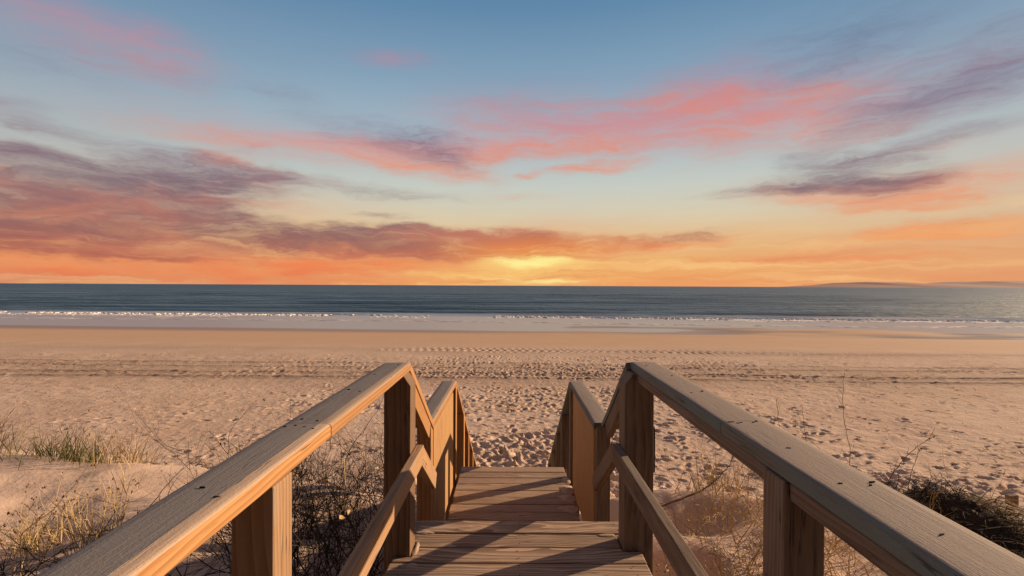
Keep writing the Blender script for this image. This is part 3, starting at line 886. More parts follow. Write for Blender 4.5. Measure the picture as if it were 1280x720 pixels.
def grass(name, label, x, y, n, height, spread, mat, seed, rad=0.08, droop=-0.6, w=0.003, stretch_x=1.0, cat='grass tuft', group=None, heads=None, sink=0.03, lean=(0, 0)):
    rng = random.Random(seed); random.seed(seed)
    base = Vector((x, y, ground(x, y)))
    T = Tubes(); ends = []
    for k in range(n):
        ox, oy = rng.gauss(0, rad * stretch_x), rng.gauss(0, rad)
        z = ground(x + ox, y + oy) - base.z - sink
        d = Vector((rng.gauss(0, spread) + lean[0], rng.gauss(0, spread) + lean[1], 1))
        pts = walk_path(rng, Vector((ox, oy, z)), d, height * rng.uniform(0.4, 1.1), 7, 0.06, Vector((d.x * 0.6, d.y * 0.6, droop * rng.uniform(0.3, 1.3))))
        side = Vector((rng.gauss(0, 1), rng.gauss(0, 1), 0)).normalized()
        T.blade(pts, w * rng.uniform(0.7, 1.3), side)
        if heads and rng.random() < heads[1]: ends.append((pts[-1], (pts[-1] - pts[-2]).normalized()))
    if heads:
        T.heads(heads[0])
        for p, e in ends:
            for q in range(5):
                T.bud(p - e * (0.012 * q) + Vector((rng.gauss(0, 0.003), rng.gauss(0, 0.003), 0)), 0.0045, 2.0, e)
    o = T.build(name, mat, loc=base)
    tag(o, label, cat, group, 'thing')
    return o

# left of the boardwalk ------------------------------------------------------
sh = shrub('bare_shrub', 'large tangled dark leafless shrub filling the gap behind the left railing', -1.28, 3.35, 130, 0.95, 0.36, 0.0050, TWIG_DARK, 101, depth=2, kids=4, wander=0.2, pull=(0, 0, 0.25), rad=0.30, stretch_x=1.2)
# curled dead leaf hanging in it
T = Tubes()
rng = random.Random(4)
lp = []
for i in range(15):
    a = i / 14 * 5.2
    lp.append((0.021 * (1 + 0.25 * math.sin(a * 2)) * math.cos(a), 0.021 * math.sin(a)))
b = len(T.v)
for i, (a, c) in enumerate(lp):
    q = 0.012 + 0.006 * math.sin(i * 1.3)
    T.v += [Vector((a, -q, c)), Vector((a * 1.1, 0, c * 1.1 + 0.002)), Vector((a, q, c))]
for i in range(14):
    for j in (0, 1): T.f.append((b + i * 3 + j, b + i * 3 + j + 1, b + i * 3 + j + 4, b + i * 3 + j + 3))
T.tube([Vector((0.0, 0, 0.02)), Vector((0.004, 0, 0.08)), Vector((0.0, 0.01, 0.16)), Vector((-0.015, 0.03, 0.26))], 0.0018, 0.0012)
lf = T.build('dried_leaf', STRAW, sh)
lf.location = Vector((-0.80, 2.30, 3.30)) - sh.location
tag(lf, 'pale curled dead leaf dangling from a twig')
shrub('bare_shrub', 'smaller dark leafless shrub under the left railing, nearer than the big tangled one', -1.0, 2.35, 60, 0.60, 0.5, 0.0036, TWIG_DARK, 102, depth=2, kids=4, wander=0.22, pull=(0, 0, -0.1), rad=0.28)
shrub('bare_shrub', 'low dark brush against the dune crest just left of the landing', -1.55, 4.15, 46, 0.62, 0.5, 0.0034, TWIG_DARK, 103, depth=2, kids=4, wander=0.22, pull=(0, 0, 0), rad=0.26)
shrub('bare_shrub', 'dark low brush in shade under the near end of the left cap rail', -1.10, 1.50, 40, 0.55, 0.6, 0.0035, TWIG_DARK, 131, depth=2, kids=4, wander=0.22, pull=(0, 0, -0.2), rad=0.25)
grass('dry_grass', 'few pale upright dry stalks beside the near left railing post', -0.93, 1.45, 11, 0.85, 0.05, STRAW_PALE, 104, rad=0.035, droop=-0.1, w=0.0022, cat='grass')
grass('beach_grass', 'olive green beach grass tuft growing on the left dune crest', -4.75, 5.15, 330, 0.42, 0.26, GREEN, 105, rad=0.16, stretch_x=1.6, w=0.0032, heads=(SEED, 0.12))
grass('beach_grass', 'dark thin grass tuft at the far left edge of the dune crest', -5.55, 5.05, 120, 0.50, 0.28, TWIG_DARK, 106, rad=0.13, w=0.0028, heads=(SEED, 0.25))
grass('dry_grass', 'sparse straw coloured grass beside the olive green tuft, nearer the railing', -4.1, 5.1, 80, 0.42, 0.22, STRAW, 107, rad=0.16, w=0.0032, heads=(SEED, 0.3))
shrub('dry_weed', 'golden dried flower weed with brown seed heads in the left foreground sand', -2.62, 3.05, 34, 0.46, 0.24, 0.0036, STRAW, 108, depth=1, kids=4, wander=0.10, pull=(0, 0, 0.3), rad=0.07, cat='dried weed', buds=(SEED, 0.6), bud_r=0.006)
shrub('dry_weed', 'thin golden weed with round seed heads nearest the left picture edge', -3.2, 3.1, 16, 0.42, 0.24, 0.0034, STRAW, 109, depth=1, kids=3, wander=0.10, pull=(0, 0, 0.3), rad=0.09, cat='dried weed', buds=(SEED, 0.7), bud_r=0.007)
shrub('dry_weed', 'small golden weed sprig just beyond the left railing cap', -2.2, 3.5, 12, 0.32, 0.40, 0.0024, STRAW, 110, depth=1, kids=4, wander=0.16, pull=(0, 0, 0), rad=0.07, cat='dried weed', buds=(SEED, 0.5), bud_r=0.005)
grass('dry_grass', 'golden straw tuft among the dark fallen twigs at lower left', -2.35, 2.75, 130, 0.42, 0.30, STRAW, 141, rad=0.10, stretch_x=1.3, w=0.0034, heads=(SEED, 0.35), cat='grass')
grass('dry_grass', 'golden straw grass at the left picture edge below the sand crest', -3.45, 3.5, 110, 0.36, 0.32, STRAW, 142, rad=0.12, stretch_x=1.3, w=0.0036, heads=(SEED, 0.3), cat='grass')
shrub('dead_brush', 'dark fallen twigs lying flat over the sand at lower left', -2.70, 2.75, 70, 0.70, 1.5, 0.0042, TWIG_DARK, 111, depth=1, kids=4, wander=0.18, pull=(0, 0, -0.55), rad=0.22, stretch_x=1.7, cat='brush')
# long arching stalks
def stalk(name, label, pts, r, mat, cat='stalk', buds=0, side=0, seed=1):
    rng = random.Random(seed); random.seed(seed)
    base = Vector(pts[0]); base.z = ground(base.x, base.y)
    P = [Vector(p) for p in pts]
    # smooth the polyline
    out = []
    n = len(P)
    for i in range(n - 1):
        p0, p1, p2, p3 = P[max(i - 1, 0)], P[i], P[i + 1], P[min(i + 2, n - 1)]
        for q in range(6):
            t = q / 6
            out.append(0.5 * ((2 * p1) + (p2 - p0) * t + (2 * p0 - 5 * p1 + 4 * p2 - p3) * t * t + (3 * p1 - p0 - 3 * p2 + p3) * t ** 3))
    out.append(P[-1])
    out = [p - base + Vector((rng.gauss(0, 0.004), rng.gauss(0, 0.004), 0)) for p in out]
    out.insert(0, Vector((out[0].x, out[0].y, -0.04)))
    T = Tubes(); T.tube(out, r, r * 0.35, 4)
    for k in range(side):
        i = rng.randint(len(out) // 3, len(out) - 2)
        d = (out[i + 1] - out[i - 1]).normalized()
        T.tube(walk_path(rng, out[i], d + Vector((rng.gauss(0, 0.6), rng.gauss(0, 0.6), rng.gauss(0, 0.3))), rng.uniform(0.06, 0.16), 4, 0.12, Vector((0, 0, 0.1))), r * 0.5, r * 0.2)
    if buds:
        T.heads(SEED)
        for k in range(buds):
            i = len(out) - 1 - int(k * 0.6)
            T.bud(out[max(i, 3)] + Vector((rng.gauss(0, 0.006), rng.gauss(0, 0.006), rng.gauss(0, 0.008))), 0.006, 2.0)
    o = T.build(name, mat, loc=base)
    tag(o, label, cat, None, 'thing')
    return o

g = ground
stalk('long_twig', 'long dark arching twig reaching from lower left to the left cap rail', [(-2.35, 2.15, g(-2.35, 2.15)), (-2.1, 2.35, g(-2.1, 2.35) + 0.16), (-1.9, 2.6, g(-1.9, 2.6) + 0.30), (-1.62, 2.85, g(-1.62, 2.85) + 0.36)], 0.007, TWIG_DARK, 'twig', side=3)
stalk('tall_stalk', 'tall leaning brown stalk rising right from the golden weed on the left', [(-2.55, 3.2, g(-2.55, 3.2)), (-2.50, 3.3, g(-2.5, 3.3) + 0.3), (-2.38, 3.45, g(-2.4, 3.4) + 0.55), (-2.15, 3.6, g(-2.2, 3.5) + 0.78)], 0.0042, TWIG_BROWN, side=2, buds=4, seed=2)
stalk('tall_stalk', 'slender straight brown stalk beside the tall leaning one on the left', [(-2.35, 3.35, g(-2.35, 3.35)), (-2.22, 3.5, g(-2.3, 3.5) + 0.35), (-2.02, 3.75, g(-2.1, 3.7) + 0.62)], 0.003, TWIG_BROWN, side=3, buds=3, seed=3)
grass('dry_grass', 'loose straw coloured grass behind the middle of the left cap rail', -2.25, 4.35, 90, 0.52, 0.22, STRAW, 112, rad=0.13, w=0.0024, heads=(SEED, 0.25), cat='grass')
shrub('dry_weed', 'brown twiggy weed behind the left cap rail near its seam', -2.45, 4.45, 18, 0.5, 0.35, 0.0026, TWIG_BROWN, 113, depth=2, kids=3, wander=0.18, rad=0.10, cat='dried weed', buds=(SEED, 0.4), bud_r=0.004)
stalk('tall_stalk', 'pale bent grass stalk standing above the left cap rail', [(-1.95, 4.4, g(-1.95, 4.4)), (-2.02, 4.4, g(-2, 4.4) + 0.4), (-2.16, 4.4, g(-2.1, 4.4) + 0.72), (-2.3, 4.45, g(-2.2, 4.4) + 0.9)], 0.0034, STRAW, seed=4, buds=2)
stalk('tall_stalk', 'thin upright brown stalk left of the railing end post', [(-1.72, 4.3, g(-1.72, 4.3)), (-1.73, 4.3, g(-1.7, 4.3) + 0.4), (-1.70, 4.3, g(-1.7, 4.3) + 0.78)], 0.003, TWIG_BROWN, seed=5, side=3)
grass('sea_oats', 'sparse sunlit tuft between the left weeds and the beach', -3.5, 4.3, 26, 0.30, 0.35, STRAW, 114, rad=0.10, w=0.0024)

# right of the boardwalk -------------------------------------------------------
shrub('golden_shrub', 'open golden dry shrub just outside the right end post', 1.8, 3.95, 26, 0.68, 0.40, 0.0044, STRAW, 201, depth=2, kids=3, wander=0.2, pull=(0, 0, 0.0), rad=0.20, buds=(STRAW_PALE, 0.35), bud_r=0.006)
shrub('golden_shrub', 'dense golden brown shrub behind the near right railing post', 2.45, 3.6, 34, 0.58, 0.45, 0.0042, STRAW, 202, depth=2, kids=4, wander=0.22, pull=(0, 0, 0.0), rad=0.22)
shrub('golden_shrub', 'low straw coloured bush under the near end of the right cap rail', 2.2, 2.6, 62, 0.45, 0.55, 0.0030, STRAW, 203, depth=2, kids=4, wander=0.22, pull=(0, 0, -0.1), rad=0.25)
shrub('golden_shrub', 'small curly yellowish vine between the right mid rail and the near post', 1.30, 2.85, 18, 0.66, 0.32, 0.0038, STRAW, 204, depth=2, kids=3, wander=0.28, pull=(0, 0, 0.1), rad=0.12, buds=(STRAW_PALE, 0.5), bud_r=0.008)
grass('dry_grass', 'bright straw grass beside the near right railing post on its far side', 1.75, 3.1, 75, 0.46, 0.34, STRAW, 143, rad=0.18, w=0.0034, cat='grass')
shrub('dead_brush', 'thin dark twigs on the shaded sand right of the end post', 1.55, 3.35, 16, 0.45, 0.7, 0.0024, TWIG_DARK, 205, depth=2, kids=3, wander=0.25, pull=(0, 0, -0.2), rad=0.20, cat='brush')
stalk('bent_branch', 'pale brown bent branch lying across the sand right of the end post', [(1.35, 4.35, g(1.35, 4.35) + 0.05), (1.55, 4.38, g(1.55, 4.38) + 0.08), (1.8, 4.43, g(1.8, 4.43) + 0.11), (1.98, 4.46, g(1.98, 4.46) + 0.22), (2.08, 4.5, g(2.08, 4.5) + 0.33)], 0.010, TWIG_BROWN, 'branch', side=6, seed=6)
grass('dry_grass', 'straw grass tuft beyond the bent branch right of the steps', 2.0, 4.6, 95, 0.50, 0.32, STRAW, 206, rad=0.18, w=0.0034, cat='grass')
stalk('tall_stalk', 'thin brown stalk standing closest to the right end post', [(1.22, 4.2, g(1.22, 4.2)), (1.20, 4.2, g(1.2, 4.2) + 0.5), (1.13, 4.2, g(1.1, 4.2) + 0.98)], 0.0032, TWIG_BROWN, seed=7, side=3)
stalk('tall_stalk', 'thin dark stalk beyond the right cap rail, left of the fine upright pair', [(2.42, 4.3, g(2.42, 4.3)), (2.42, 4.3, g(2.4, 4.3) + 0.5), (2.38, 4.3, g(2.4, 4.3) + 0.95)], 0.0030, TWIG_BROWN, seed=8, side=2)
stalk('tall_stalk', 'fine dark stalk in the middle of the three beyond the right cap rail', [(2.60, 4.25, g(2.6, 4.25)), (2.62, 4.25, g(2.6, 4.25) + 0.5), (2.58, 4.25, g(2.6, 4.25) + 0.92)], 0.0026, TWIG_DARK, seed=9, side=2)
stalk('tall_stalk', 'tallest thin stalk rising with side shoots above the right cap rail', [(2.95, 4.2, g(2.95, 4.2)), (2.97, 4.2, g(3, 4.2) + 0.5), (2.90, 4.2, g(3, 4.2) + 0.9), (2.92, 4.2, g(3, 4.2) + 1.22)], 0.0030, TWIG_BROWN, seed=10, side=7)
grass('dry_grass', 'short reddish dry sprigs peeping over the right cap rail', 2.95, 4.1, 70, 0.45, 0.22, TWIG_BROWN, 207, rad=0.11, w=0.0024, cat='grass')
# the root clump along the scarp
cl = shrub('root_clump', 'dark matted clump of roots and dead grass on the right dune edge', 3.68, 3.95, 800, 0.27, 0.9, 0.0044, TWIG_DARK, 208, depth=1, kids=4, wander=0.20, pull=(0.5, -0.4, -0.9), rad=0.38, stretch_x=0.45, cat='root clump', sink=0.05)
T = Tubes(); rng = random.Random(77)
for k in range(200):
    ox = rng.gauss(0, 0.16); oy = rng.gauss(0, 0.40)
    z = ground(3.68 + ox, 3.95 + oy) - cl.location.z
    T.tube(walk_path(rng, Vector((ox, oy, z + 0.02)), Vector((0.8, -0.5, 0.5)), rng.uniform(0.3, 0.7), 7, 0.08, Vector((0.3, -0.3, -1.1))), 0.003, 0.0012)
def clod():
    V = []; F = []; nu, nv = 34, 14
    for i in range(nu + 1):
        for j in range(nv + 1):
            a = i / nu * 2 - 1; b = j / nv * 2 - 1
            x = 3.72 + 0.17 * b * (1 - 0.5 * a * a) + 0.05 * math.sin(a * 4); y = 3.95 + 0.78 * a
            e = max(0.0, 1 - b * b) ** 0.6 * max(0.0, 1 - a * a) ** 0.5
            n = mnoise.fractal(Vector((x * 9, y * 9, 3)), 0.9, 2.1, 4)
            V.append((x - cl.location.x, y - cl.location.y, ground(x, y) - cl.location.z - 0.03 + e * (0.07 + 0.06 * n)))
    for i in range(nu):
        for j in range(nv):
            q = i * (nv + 1) + j
            F.append((q, q + 1, q + nv + 2, q + nv + 1))
    mesh_obj('root_soil', V, F, plain('dark_root_soil', (0.055, 0.038, 0.026), 0.95, 0.1, 0.6, 40), cl)
clod()
tag(T.build('pale_roots', STRAW_PALE, cl), 'paler straw strands combed down the slope')
stalk('tall_stalk', 'leaning brown spray rising from the left end of the root clump', [(3.45, 4.45, g(3.45, 4.45)), (3.55, 4.47, g(3.45, 4.45) + 0.22), (3.75, 4.5, g(3.45, 4.45) + 0.42), (4.0, 4.55, g(3.45, 4.45) + 0.55)], 0.0042, TWIG_BROWN, seed=11, side=9, buds=4)
stalk('tall_stalk', 'upright brown stem inside the spray by the root clump', [(3.68, 4.45, g(3.68, 4.45)), (3.73, 4.46, g(3.68, 4.45) + 0.22), (3.84, 4.5, g(3.68, 4.45) + 0.42)], 0.0036, TWIG_BROWN, seed=12, side=6, buds=3)
grass('beach_grass', 'small yellow green grass tuft on top of the root clump', 4.05, 4.3, 90, 0.26, 0.28, YGREEN, 209, rad=0.06, w=0.0026)
stalk('tall_stalk', 'straight thin stalk leaning right beyond the root clump', [(4.4, 4.5, g(4.4, 4.5)), (4.5, 4.52, g(4.4, 4.5) + 0.2), (4.66, 4.55, g(4.4, 4.5) + 0.42)], 0.0032, TWIG_BROWN, seed=13, side=2)
stalk('tall_stalk', 'pale wisp at the right picture edge above the sand', [(5.6, 4.7, g(5.6, 4.7)), (5.75, 4.75, g(5.7, 4.7) + 0.5), (6.0, 4.8, g(6.0, 4.8) + 0.85)], 0.0022, TWIG_BROWN, seed=14)
shrub('dead_brush', 'dark twiggy brush at the right edge below the wooden stake', 4.35, 3.85, 40, 0.26, 0.8, 0.0028, TWIG_DARK, 210, depth=1, kids=4, wander=0.2, pull=(0, 0, -0.3), rad=0.16, cat='brush')

# wooden stake at the right edge
T = Tubes()
V, F = [], []
v, f = prism('', [(-0.042, -0.03), (0.042, -0.03), (0.042, 0.03), (-0.042, 0.03)], -0.5, 0.0, None)
zt = max(EYE - 0.432 * 4.85, ground(5.07, 4.85) + 0.15)
o = mesh_obj('wooden_stake', [(0.42 + z, x, y) if z < -0.4 else (0.42 + z + (0.006 if x > 0 else -0.004), x, y) for x, y, z in v], f, PINE_DARK)
clean(o); bevel(o, 0.004)
o.matrix_world = Matrix(((0, 1, 0, 5.07), (0, 0, 1, 4.85), (1, 0, 0, zt - 0.42), (0, 0, 0, 1)))
tag(o, 'short square wooden stake standing in the sand at the right edge', 'stake')

# seaweed scraps and shell bits strewn over the sand
def debris():
    rng = random.Random(31); T = Tubes()
    n = 0
    while n < 1100:
        y = 5.2 + 17 * rng.random() ** 1.6
        x = rng.uniform(-1.1 * y, 1.1 * y)
        if abs(x - 0.02) < 0.9 and y < 7.2: continue
        w = math.exp(-((x - 0.3) / 2.0) ** 2) if y < 13 else 0.3
        if -4.5 < x < -1.5 and y < 10: w = max(w, 0.6)
        if x > 3 and y > 7: w = max(w, 0.45)
        if rng.random() > 0.06 + w: continue
        z = ground(x, y)
        a = rng.uniform(0, 3.14); L = rng.uniform(0.015, 0.05) * (1 + y * 0.04)
        p = Vector((x, y, z + 0.008)); d = Vector((math.cos(a), math.sin(a), rng.uniform(-0.1, 0.25)))
        T.tube(walk_path(rng, p, d, L * 2, 3, 0.3, Vector((0, 0, 0))), rng.uniform(0.003, 0.010), 0.002, 4)
        n += 1
    tag(T.build('seaweed_debris', TWIG_DARK), 'small dark scraps of seaweed strewn over the trampled sand', 'debris', kind='stuff')
debris()

# ------------------------------------------------------------------ sky, sun, camera
# cloud banks: (azimuth, elevation, half width, half height, tilt, weight), all angles in degrees
DARK = [(-44.0, 6.3, 18.7, 3.32, 0, 1.0),
    (-36.3, 8.0, 14.3, 4.07, 4, 0.8),
    (-27.3, 4.7, 36.4, 2.93, 0, 0.9),
    (-11.3, 5.3, 20.1, 2.15, 2, 0.8),
    (-34.0, 11.5, 12.1, 2.0, -8, 0.6),
    (-45.7, 10.5, 4.8, 1.53, 0, 0.6),
    (-46.2, 14.2, 4.7, 1.67, 0, 0.5),
    (-14.9, 16.7, 13.3, 2.55, -3, 0.7),
    (-9.0, 15.1, 8.0, 2.6, -8, 0.7),
    (35.0, 11.3, 11.1, 2.7, -8, 0.75),
    (29.5, 9.9, 14.1, 1.53, 0, 0.55),
    (38.7, 9.5, 7.4, 1.89, 15, 0.5),
    (43.0, 17.2, 13.5, 4.82, 14, 0.38),
    (31.7, 24.3, 20.7, 5.14, 10, 0.3),
    (42.5, 13.0, 11.9, 1.3, 6, 0.5),
    (42.8, 5.7, 6.5, 1.05, 3, 0.22),
    (18.4, 5.4, 12.8, 0.94, 4, 0.75),
    (0.0, 5.1, 14.3, 1.54, 0, 0.7),
    (-24.2, 21.4, 5.5, 4.01, -45, 0.12),
    (-14.9, 7.8, 6.2, 0.74, 0, 0.6),
    (-16.7, 10.5, 20.1, 1.47, -4, 0.5),
    (-41.5, 2.8, 16.0, 1.81, 0, 0.45),
    (31.0, 3.0, 10.5, 0.66, 0, 0.35),
    (-7.6, 4.9, 28.1, 2.61, 1, 0.6),
    (-39.2, 9.5, 14.5, 3.4, 4, 0.5),
    (35.0, 15.9, 11.8, 3.6, 12, 0.28),
    (45.0, 17.9, 8.8, 3.88, 20, 0.25),
    (-44.0, 2.5, 11.4, 0.79, 0, 0.4),
    (25.8, 4.2, 14.2, 0.99, 2, 0.3),
    (-29.5, 13.5, 7.5, 1.34, 10, 0.3),
    (37.5, 21.6, 13.8, 4.36, 8, 0.4),
    (-44.0, 12.8, 7.9, 1.11, 3, 0.35),
    (5.7, 3.7, 15.2, 0.87, 2, 0.4),
    (-44.0, 18.8, 13.6, 3.16, 2, 0.35),
    (-29.5, 19.6, 16.6, 1.91, -2, 0.25)]
LIT = [(-39.8, 21.6, 13.0, 3.8, -3, 0.85),
    (-35.9, 23.8, 5.0, 1.24, 3, 0.4),
    (-14.0, 25.1, 8.3, 1.7, 3, 0.55),
    (4.8, 19.8, 22.9, 6.02, -4, 0.6),
    (22.6, 18.7, 17.8, 3.45, 4, 0.95),
    (31.7, 18.0, 15.9, 5.14, 5, 0.5),
    (23.4, 23.0, 12.0, 4.03, 8, 0.35),
    (-21.8, 15.2, 31.2, 3.47, -4, 0.5),
    (-9.9, 14.1, 11.7, 2.6, -8, 0.9),
    (-15.8, 14.9, 12.2, 2.11, -6, 0.5),
    (9.5, 13.7, 7.5, 0.97, 4, 1.3),
    (3.1, 12.9, 2.6, 0.44, 0, 0.8),
    (31.7, 9.1, 13.5, 1.87, -6, 0.8),
    (42.8, 9.6, 10.7, 2.1, 9, 0.8),
    (-33.0, 1.6, 35.5, 2.03, 0, 1.0),
    (-13.1, 3.2, 22.9, 1.71, 0, 0.9),
    (-44.0, 3.0, 9.1, 1.58, 0, 0.5),
    (-31.7, 12.1, 4.8, 1.12, -4, 0.7),
    (1.0, 5.4, 13.2, 1.54, 0, 0.6),
    (17.6, 5.0, 15.0, 1.26, 4, 0.8),
    (42.5, 5.2, 8.4, 1.3, 2, 1.3),
    (29.5, 3.0, 14.1, 0.96, 0, 0.6),
    (39.2, 2.5, 7.9, 0.68, 0, 0.5),
    (0.0, 10.6, 9.9, 1.1, 0, 0.4),
    (3.8, 16.0, 17.5, 2.19, 0, 0.35),
    (42.5, 12.4, 8.4, 1.13, 5, 0.4),
    (-29.5, 8.3, 21.6, 2.48, 0, 0.5),
    (11.3, 17.5, 21.1, 3.66, 2, 0.5),
    (28.1, 15.9, 17.1, 3.49, 6, 0.6),
    (21.8, 21.0, 13.3, 4.08, 10, 0.4),
    (-1.9, 18.2, 15.4, 3.29, -3, 0.5),
    (-4.8, 15.5, 13.1, 1.53, 4, 0.6),
    (-31.0, 14.2, 16.1, 2.07, -3, 0.4),
    (38.7, 14.5, 10.7, 1.89, 10, 0.4),
    (5.7, 6.4, 23.9, 3.28, 0, 0.4),
    (37.5, 7.3, 15.2, 1.22, 3, 0.4),
    (36.3, 4.5, 18.6, 1.42, 0, 0.4),
    (-42.5, 3.8, 11.9, 1.62, 0, 0.5),
    (45.0, 8.4, 6.6, 1.86, 6, 0.5),
    (-40.9, 21.0, 13.8, 4.15, 0, 0.3),
    (-33.0, 1.9, 32.4, 1.29, 0, 0.8),
    (-40.9, 1.1, 18.8, 0.83, 0, 0.5)]
GLOW = [(1.9, 3.3, 8.4, 2.6, 0, 0.9),
    (2.4, 1.2, 18.3, 1.22, 0, 0.6),
    (0.0, 2.1, 32.1, 4.58, 0, 0.45)]

def build_world():
    w = bpy.data.worlds.new('World'); scene.world = w; w.use_nodes = True
    t = NT(w.node_tree)
    for n in list(t.n): t.n.remove(n)
    tc = t.new('ShaderNodeTexCoord'); D = tc.outputs['Generated']
    sx = t.new('ShaderNodeSeparateXYZ'); t.put(sx, 0, D)
    az = t.math('DEGREES', t.math('ARCTAN2', sx.outputs[0], sx.outputs[1]))
    el = t.math('DEGREES', t.math('ARCSINE', sx.outputs[2]))
    p = t.new('ShaderNodeCombineXYZ'); t.put(p, 0, az); t.put(p, 1, el); P0 = p.outputs[0]
    # bend the coordinates so the clouds pull out into wisps
    w1 = t.noise(t.mapping(P0, scale=(0.045, 0.12, 1)), 1.0, 3, 0.5, out=1)
    w2 = t.noise(t.mapping(P0, scale=(0.16, 0.5, 1), loc=(7, 3, 2)), 1.0, 4, 0.6, out=1)
    P1 = t.vmath('ADD', P0, t.vmath('MULTIPLY', t.vmath('SUBTRACT', w1, (0.5, 0.5, 0.5)), (9, 2.6, 0)))
    P1 = t.vmath('ADD', P1, t.vmath('MULTIPLY', t.vmath('SUBTRACT', w2, (0.5, 0.5, 0.5)), (8, 2.4, 0)))
    def layer(blobs, P):
        acc = None
        for (a, e, rx, ry, rot, wt) in blobs:
            m = t.mapping(P, (a, e, 0), (0, 0, R(rot)), (rx, ry, 1), 'TEXTURE')
            g = t.new('ShaderNodeTexGradient', gradient_type='SPHERICAL'); t.put(g, 0, m)
            acc = t.math('MULTIPLY', g.outputs[1], wt) if acc is None else t.math('MULTIPLY_ADD', g.outputs[1], wt, acc)
        return acc
    # wispy texture in tilted, stretched coordinates
    wx = t.noise(t.mapping(P1, rot=(0, 0, R(-5)), scale=(0.045, 0.34, 1)), 1.0, 9, 0.64, 0.5)
    wy = t.noise(t.mapping(P1, rot=(0, 0, R(-8)), scale=(0.06, 0.30, 1), loc=(31, 17, 0)), 1.0, 9, 0.64, 0.5)
    wz = t.noise(t.mapping(P1, rot=(0, 0, R(-7)), scale=(0.10, 0.75, 1), loc=(11, 47, 0)), 1.0, 8, 0.66, 0.8)
    wf = t.noise(t.mapping(P1, rot=(0, 0, R(-6)), scale=(0.18, 1.7, 1), loc=(5, 71, 0)), 1.0, 8, 0.68, 0.9)
    wx = t.math('MULTIPLY_ADD', t.math('SUBTRACT', wf, 0.5), 0.55, wx)
    wy = t.math('MULTIPLY_ADD', t.math('SUBTRACT', wf, 0.5), 0.5, wy)
    def dens(acc, n, lo, hi):
        return t.smooth(t.math('MULTIPLY', acc, t.math('MULTIPLY_ADD', n, 3.0, -0.50)), lo, hi)
    # clear sky by elevation, warmer and paler towards the glow
    e01 = t.math('DIVIDE', el, 60.0, clamp=True)
    clear = t.ramp(e01, [(0.0, rgb(240, 158, 98)), (0.045, rgb(240, 176, 108)), (0.09, rgb(234, 193, 138)), (0.135, rgb(220, 206, 176)), (0.19, rgb(202, 206, 196)),
                         (0.27, rgb(172, 190, 200)), (0.38, rgb(136, 165, 188)), (0.50, rgb(98, 138, 172)), (0.62, rgb(96, 122, 156)), (0.80, rgb(120, 112, 128)), (1.0, rgb(128, 110, 118))])
    side = t.smooth(t.math('ABSOLUTE', t.math('SUBTRACT', az, 4.0)), 12.0, 60.0)
    dull = t.ramp(e01, [(0.0, rgb(212, 138, 106)), (0.06, rgb(216, 154, 118)), (0.12, rgb(206, 178, 152)), (0.20, rgb(180, 182, 180)), (0.30, rgb(146, 166, 182)),
                        (0.50, rgb(82, 124, 164)), (0.62, rgb(96, 116, 148)), (0.80, rgb(120, 110, 124)), (1.0, rgb(128, 110, 118))])
    sky = t.mix(t.math('MULTIPLY', side, 0.85), clear, dull)
    # nishita daylight folded in for the real scattering tint around the light
    ns = t.new('ShaderNodeTexSky', sky_type='NISHITA'); ns.sun_disc = False
    ns.sun_elevation = R(SUN_EL); ns.sun_rotation = R(SUN_AZ)
    nsv = t.vmath('MULTIPLY', ns.outputs[0], (0.05, 0.05, 0.05))
    sky = t.mix(0.05, sky, nsv)
    eh = t.math('DIVIDE', el, 30.0, clamp=True)
    # glow low over the sea
    gw = t.vmath('ADD', P0, t.vmath('MULTIPLY', t.vmath('SUBTRACT', w2, (0.5, 0.5, 0.5)), (6, 1.6, 0)))
    gl = layer(GLOW, gw)
    gst = t.smooth(t.math('MULTIPLY', gl, t.math('MULTIPLY_ADD', wx, 1.4, 0.3)), 0.05, 0.95)
    # thin veils round the clouds, then the lit cloud itself
    aL = t.math('MULTIPLY', layer(LIT, P1), 1.0); aD = t.math('MULTIPLY', layer(DARK, P1), 1.08)
    litc = t.ramp(eh, [(0.0, rgb(226, 114, 78)), (0.09, rgb(243, 132, 80)), (0.2, rgb(238, 150, 100)), (0.35, rgb(234, 156, 122)), (0.5, rgb(230, 142, 116)), (0.65, rgb(226, 134, 112)), (0.85, rgb(182, 138, 152)), (1.0, rgb(150, 136, 162))])
    veilc = t.ramp(eh, [(0.0, rgb(226, 130, 90)), (0.15, rgb(232, 156, 108)), (0.35, rgb(212, 172, 152)), (0.55, rgb(192, 158, 162)), (0.8, rgb(150, 144, 168)), (1.0, rgb(128, 140, 170))])
    veil = t.math('MULTIPLY', t.smooth(aL, 0.0, 0.75), t.smooth(wz, 0.30, 0.72, 0.25, 1.0))
    tint = t.noise(t.mapping(P1, rot=(0, 0, R(-5)), scale=(0.05, 0.20, 1), loc=(71, 7, 0)), 1.0, 5, 0.6)
    pinkc = t.ramp(eh, [(0.0, rgb(232, 142, 92)), (0.2, rgb(246, 182, 116)), (0.4, rgb(222, 170, 150)), (0.6, rgb(200, 146, 154)), (0.85, rgb(164, 140, 166)), (1.0, rgb(140, 138, 168))])
    litc = t.mix(t.smooth(tint, 0.40, 0.60, 0.85, 0.0), litc, pinkc)
    # long thin streaks of lit haze low over the sea
    band = t.noise(t.mapping(P1, rot=(0, 0, R(-1)), scale=(0.035, 0.80, 1), loc=(3, 9, 0)), 1.0, 7, 0.62, 0.4)
    low = t.math('MULTIPLY', t.smooth(el, 10.0, 2.5), t.smooth(band, 0.46, 0.70))
    sky = t.mix(t.math('MULTIPLY', low, 0.55), sky, rgb(255, 206, 140))
    low2 = t.math('MULTIPLY', t.smooth(el, 7.0, 1.5), t.smooth(band, 0.50, 0.30))
    sky = t.mix(t.math('MULTIPLY', low2, 0.45), sky, rgb(222, 124, 84))
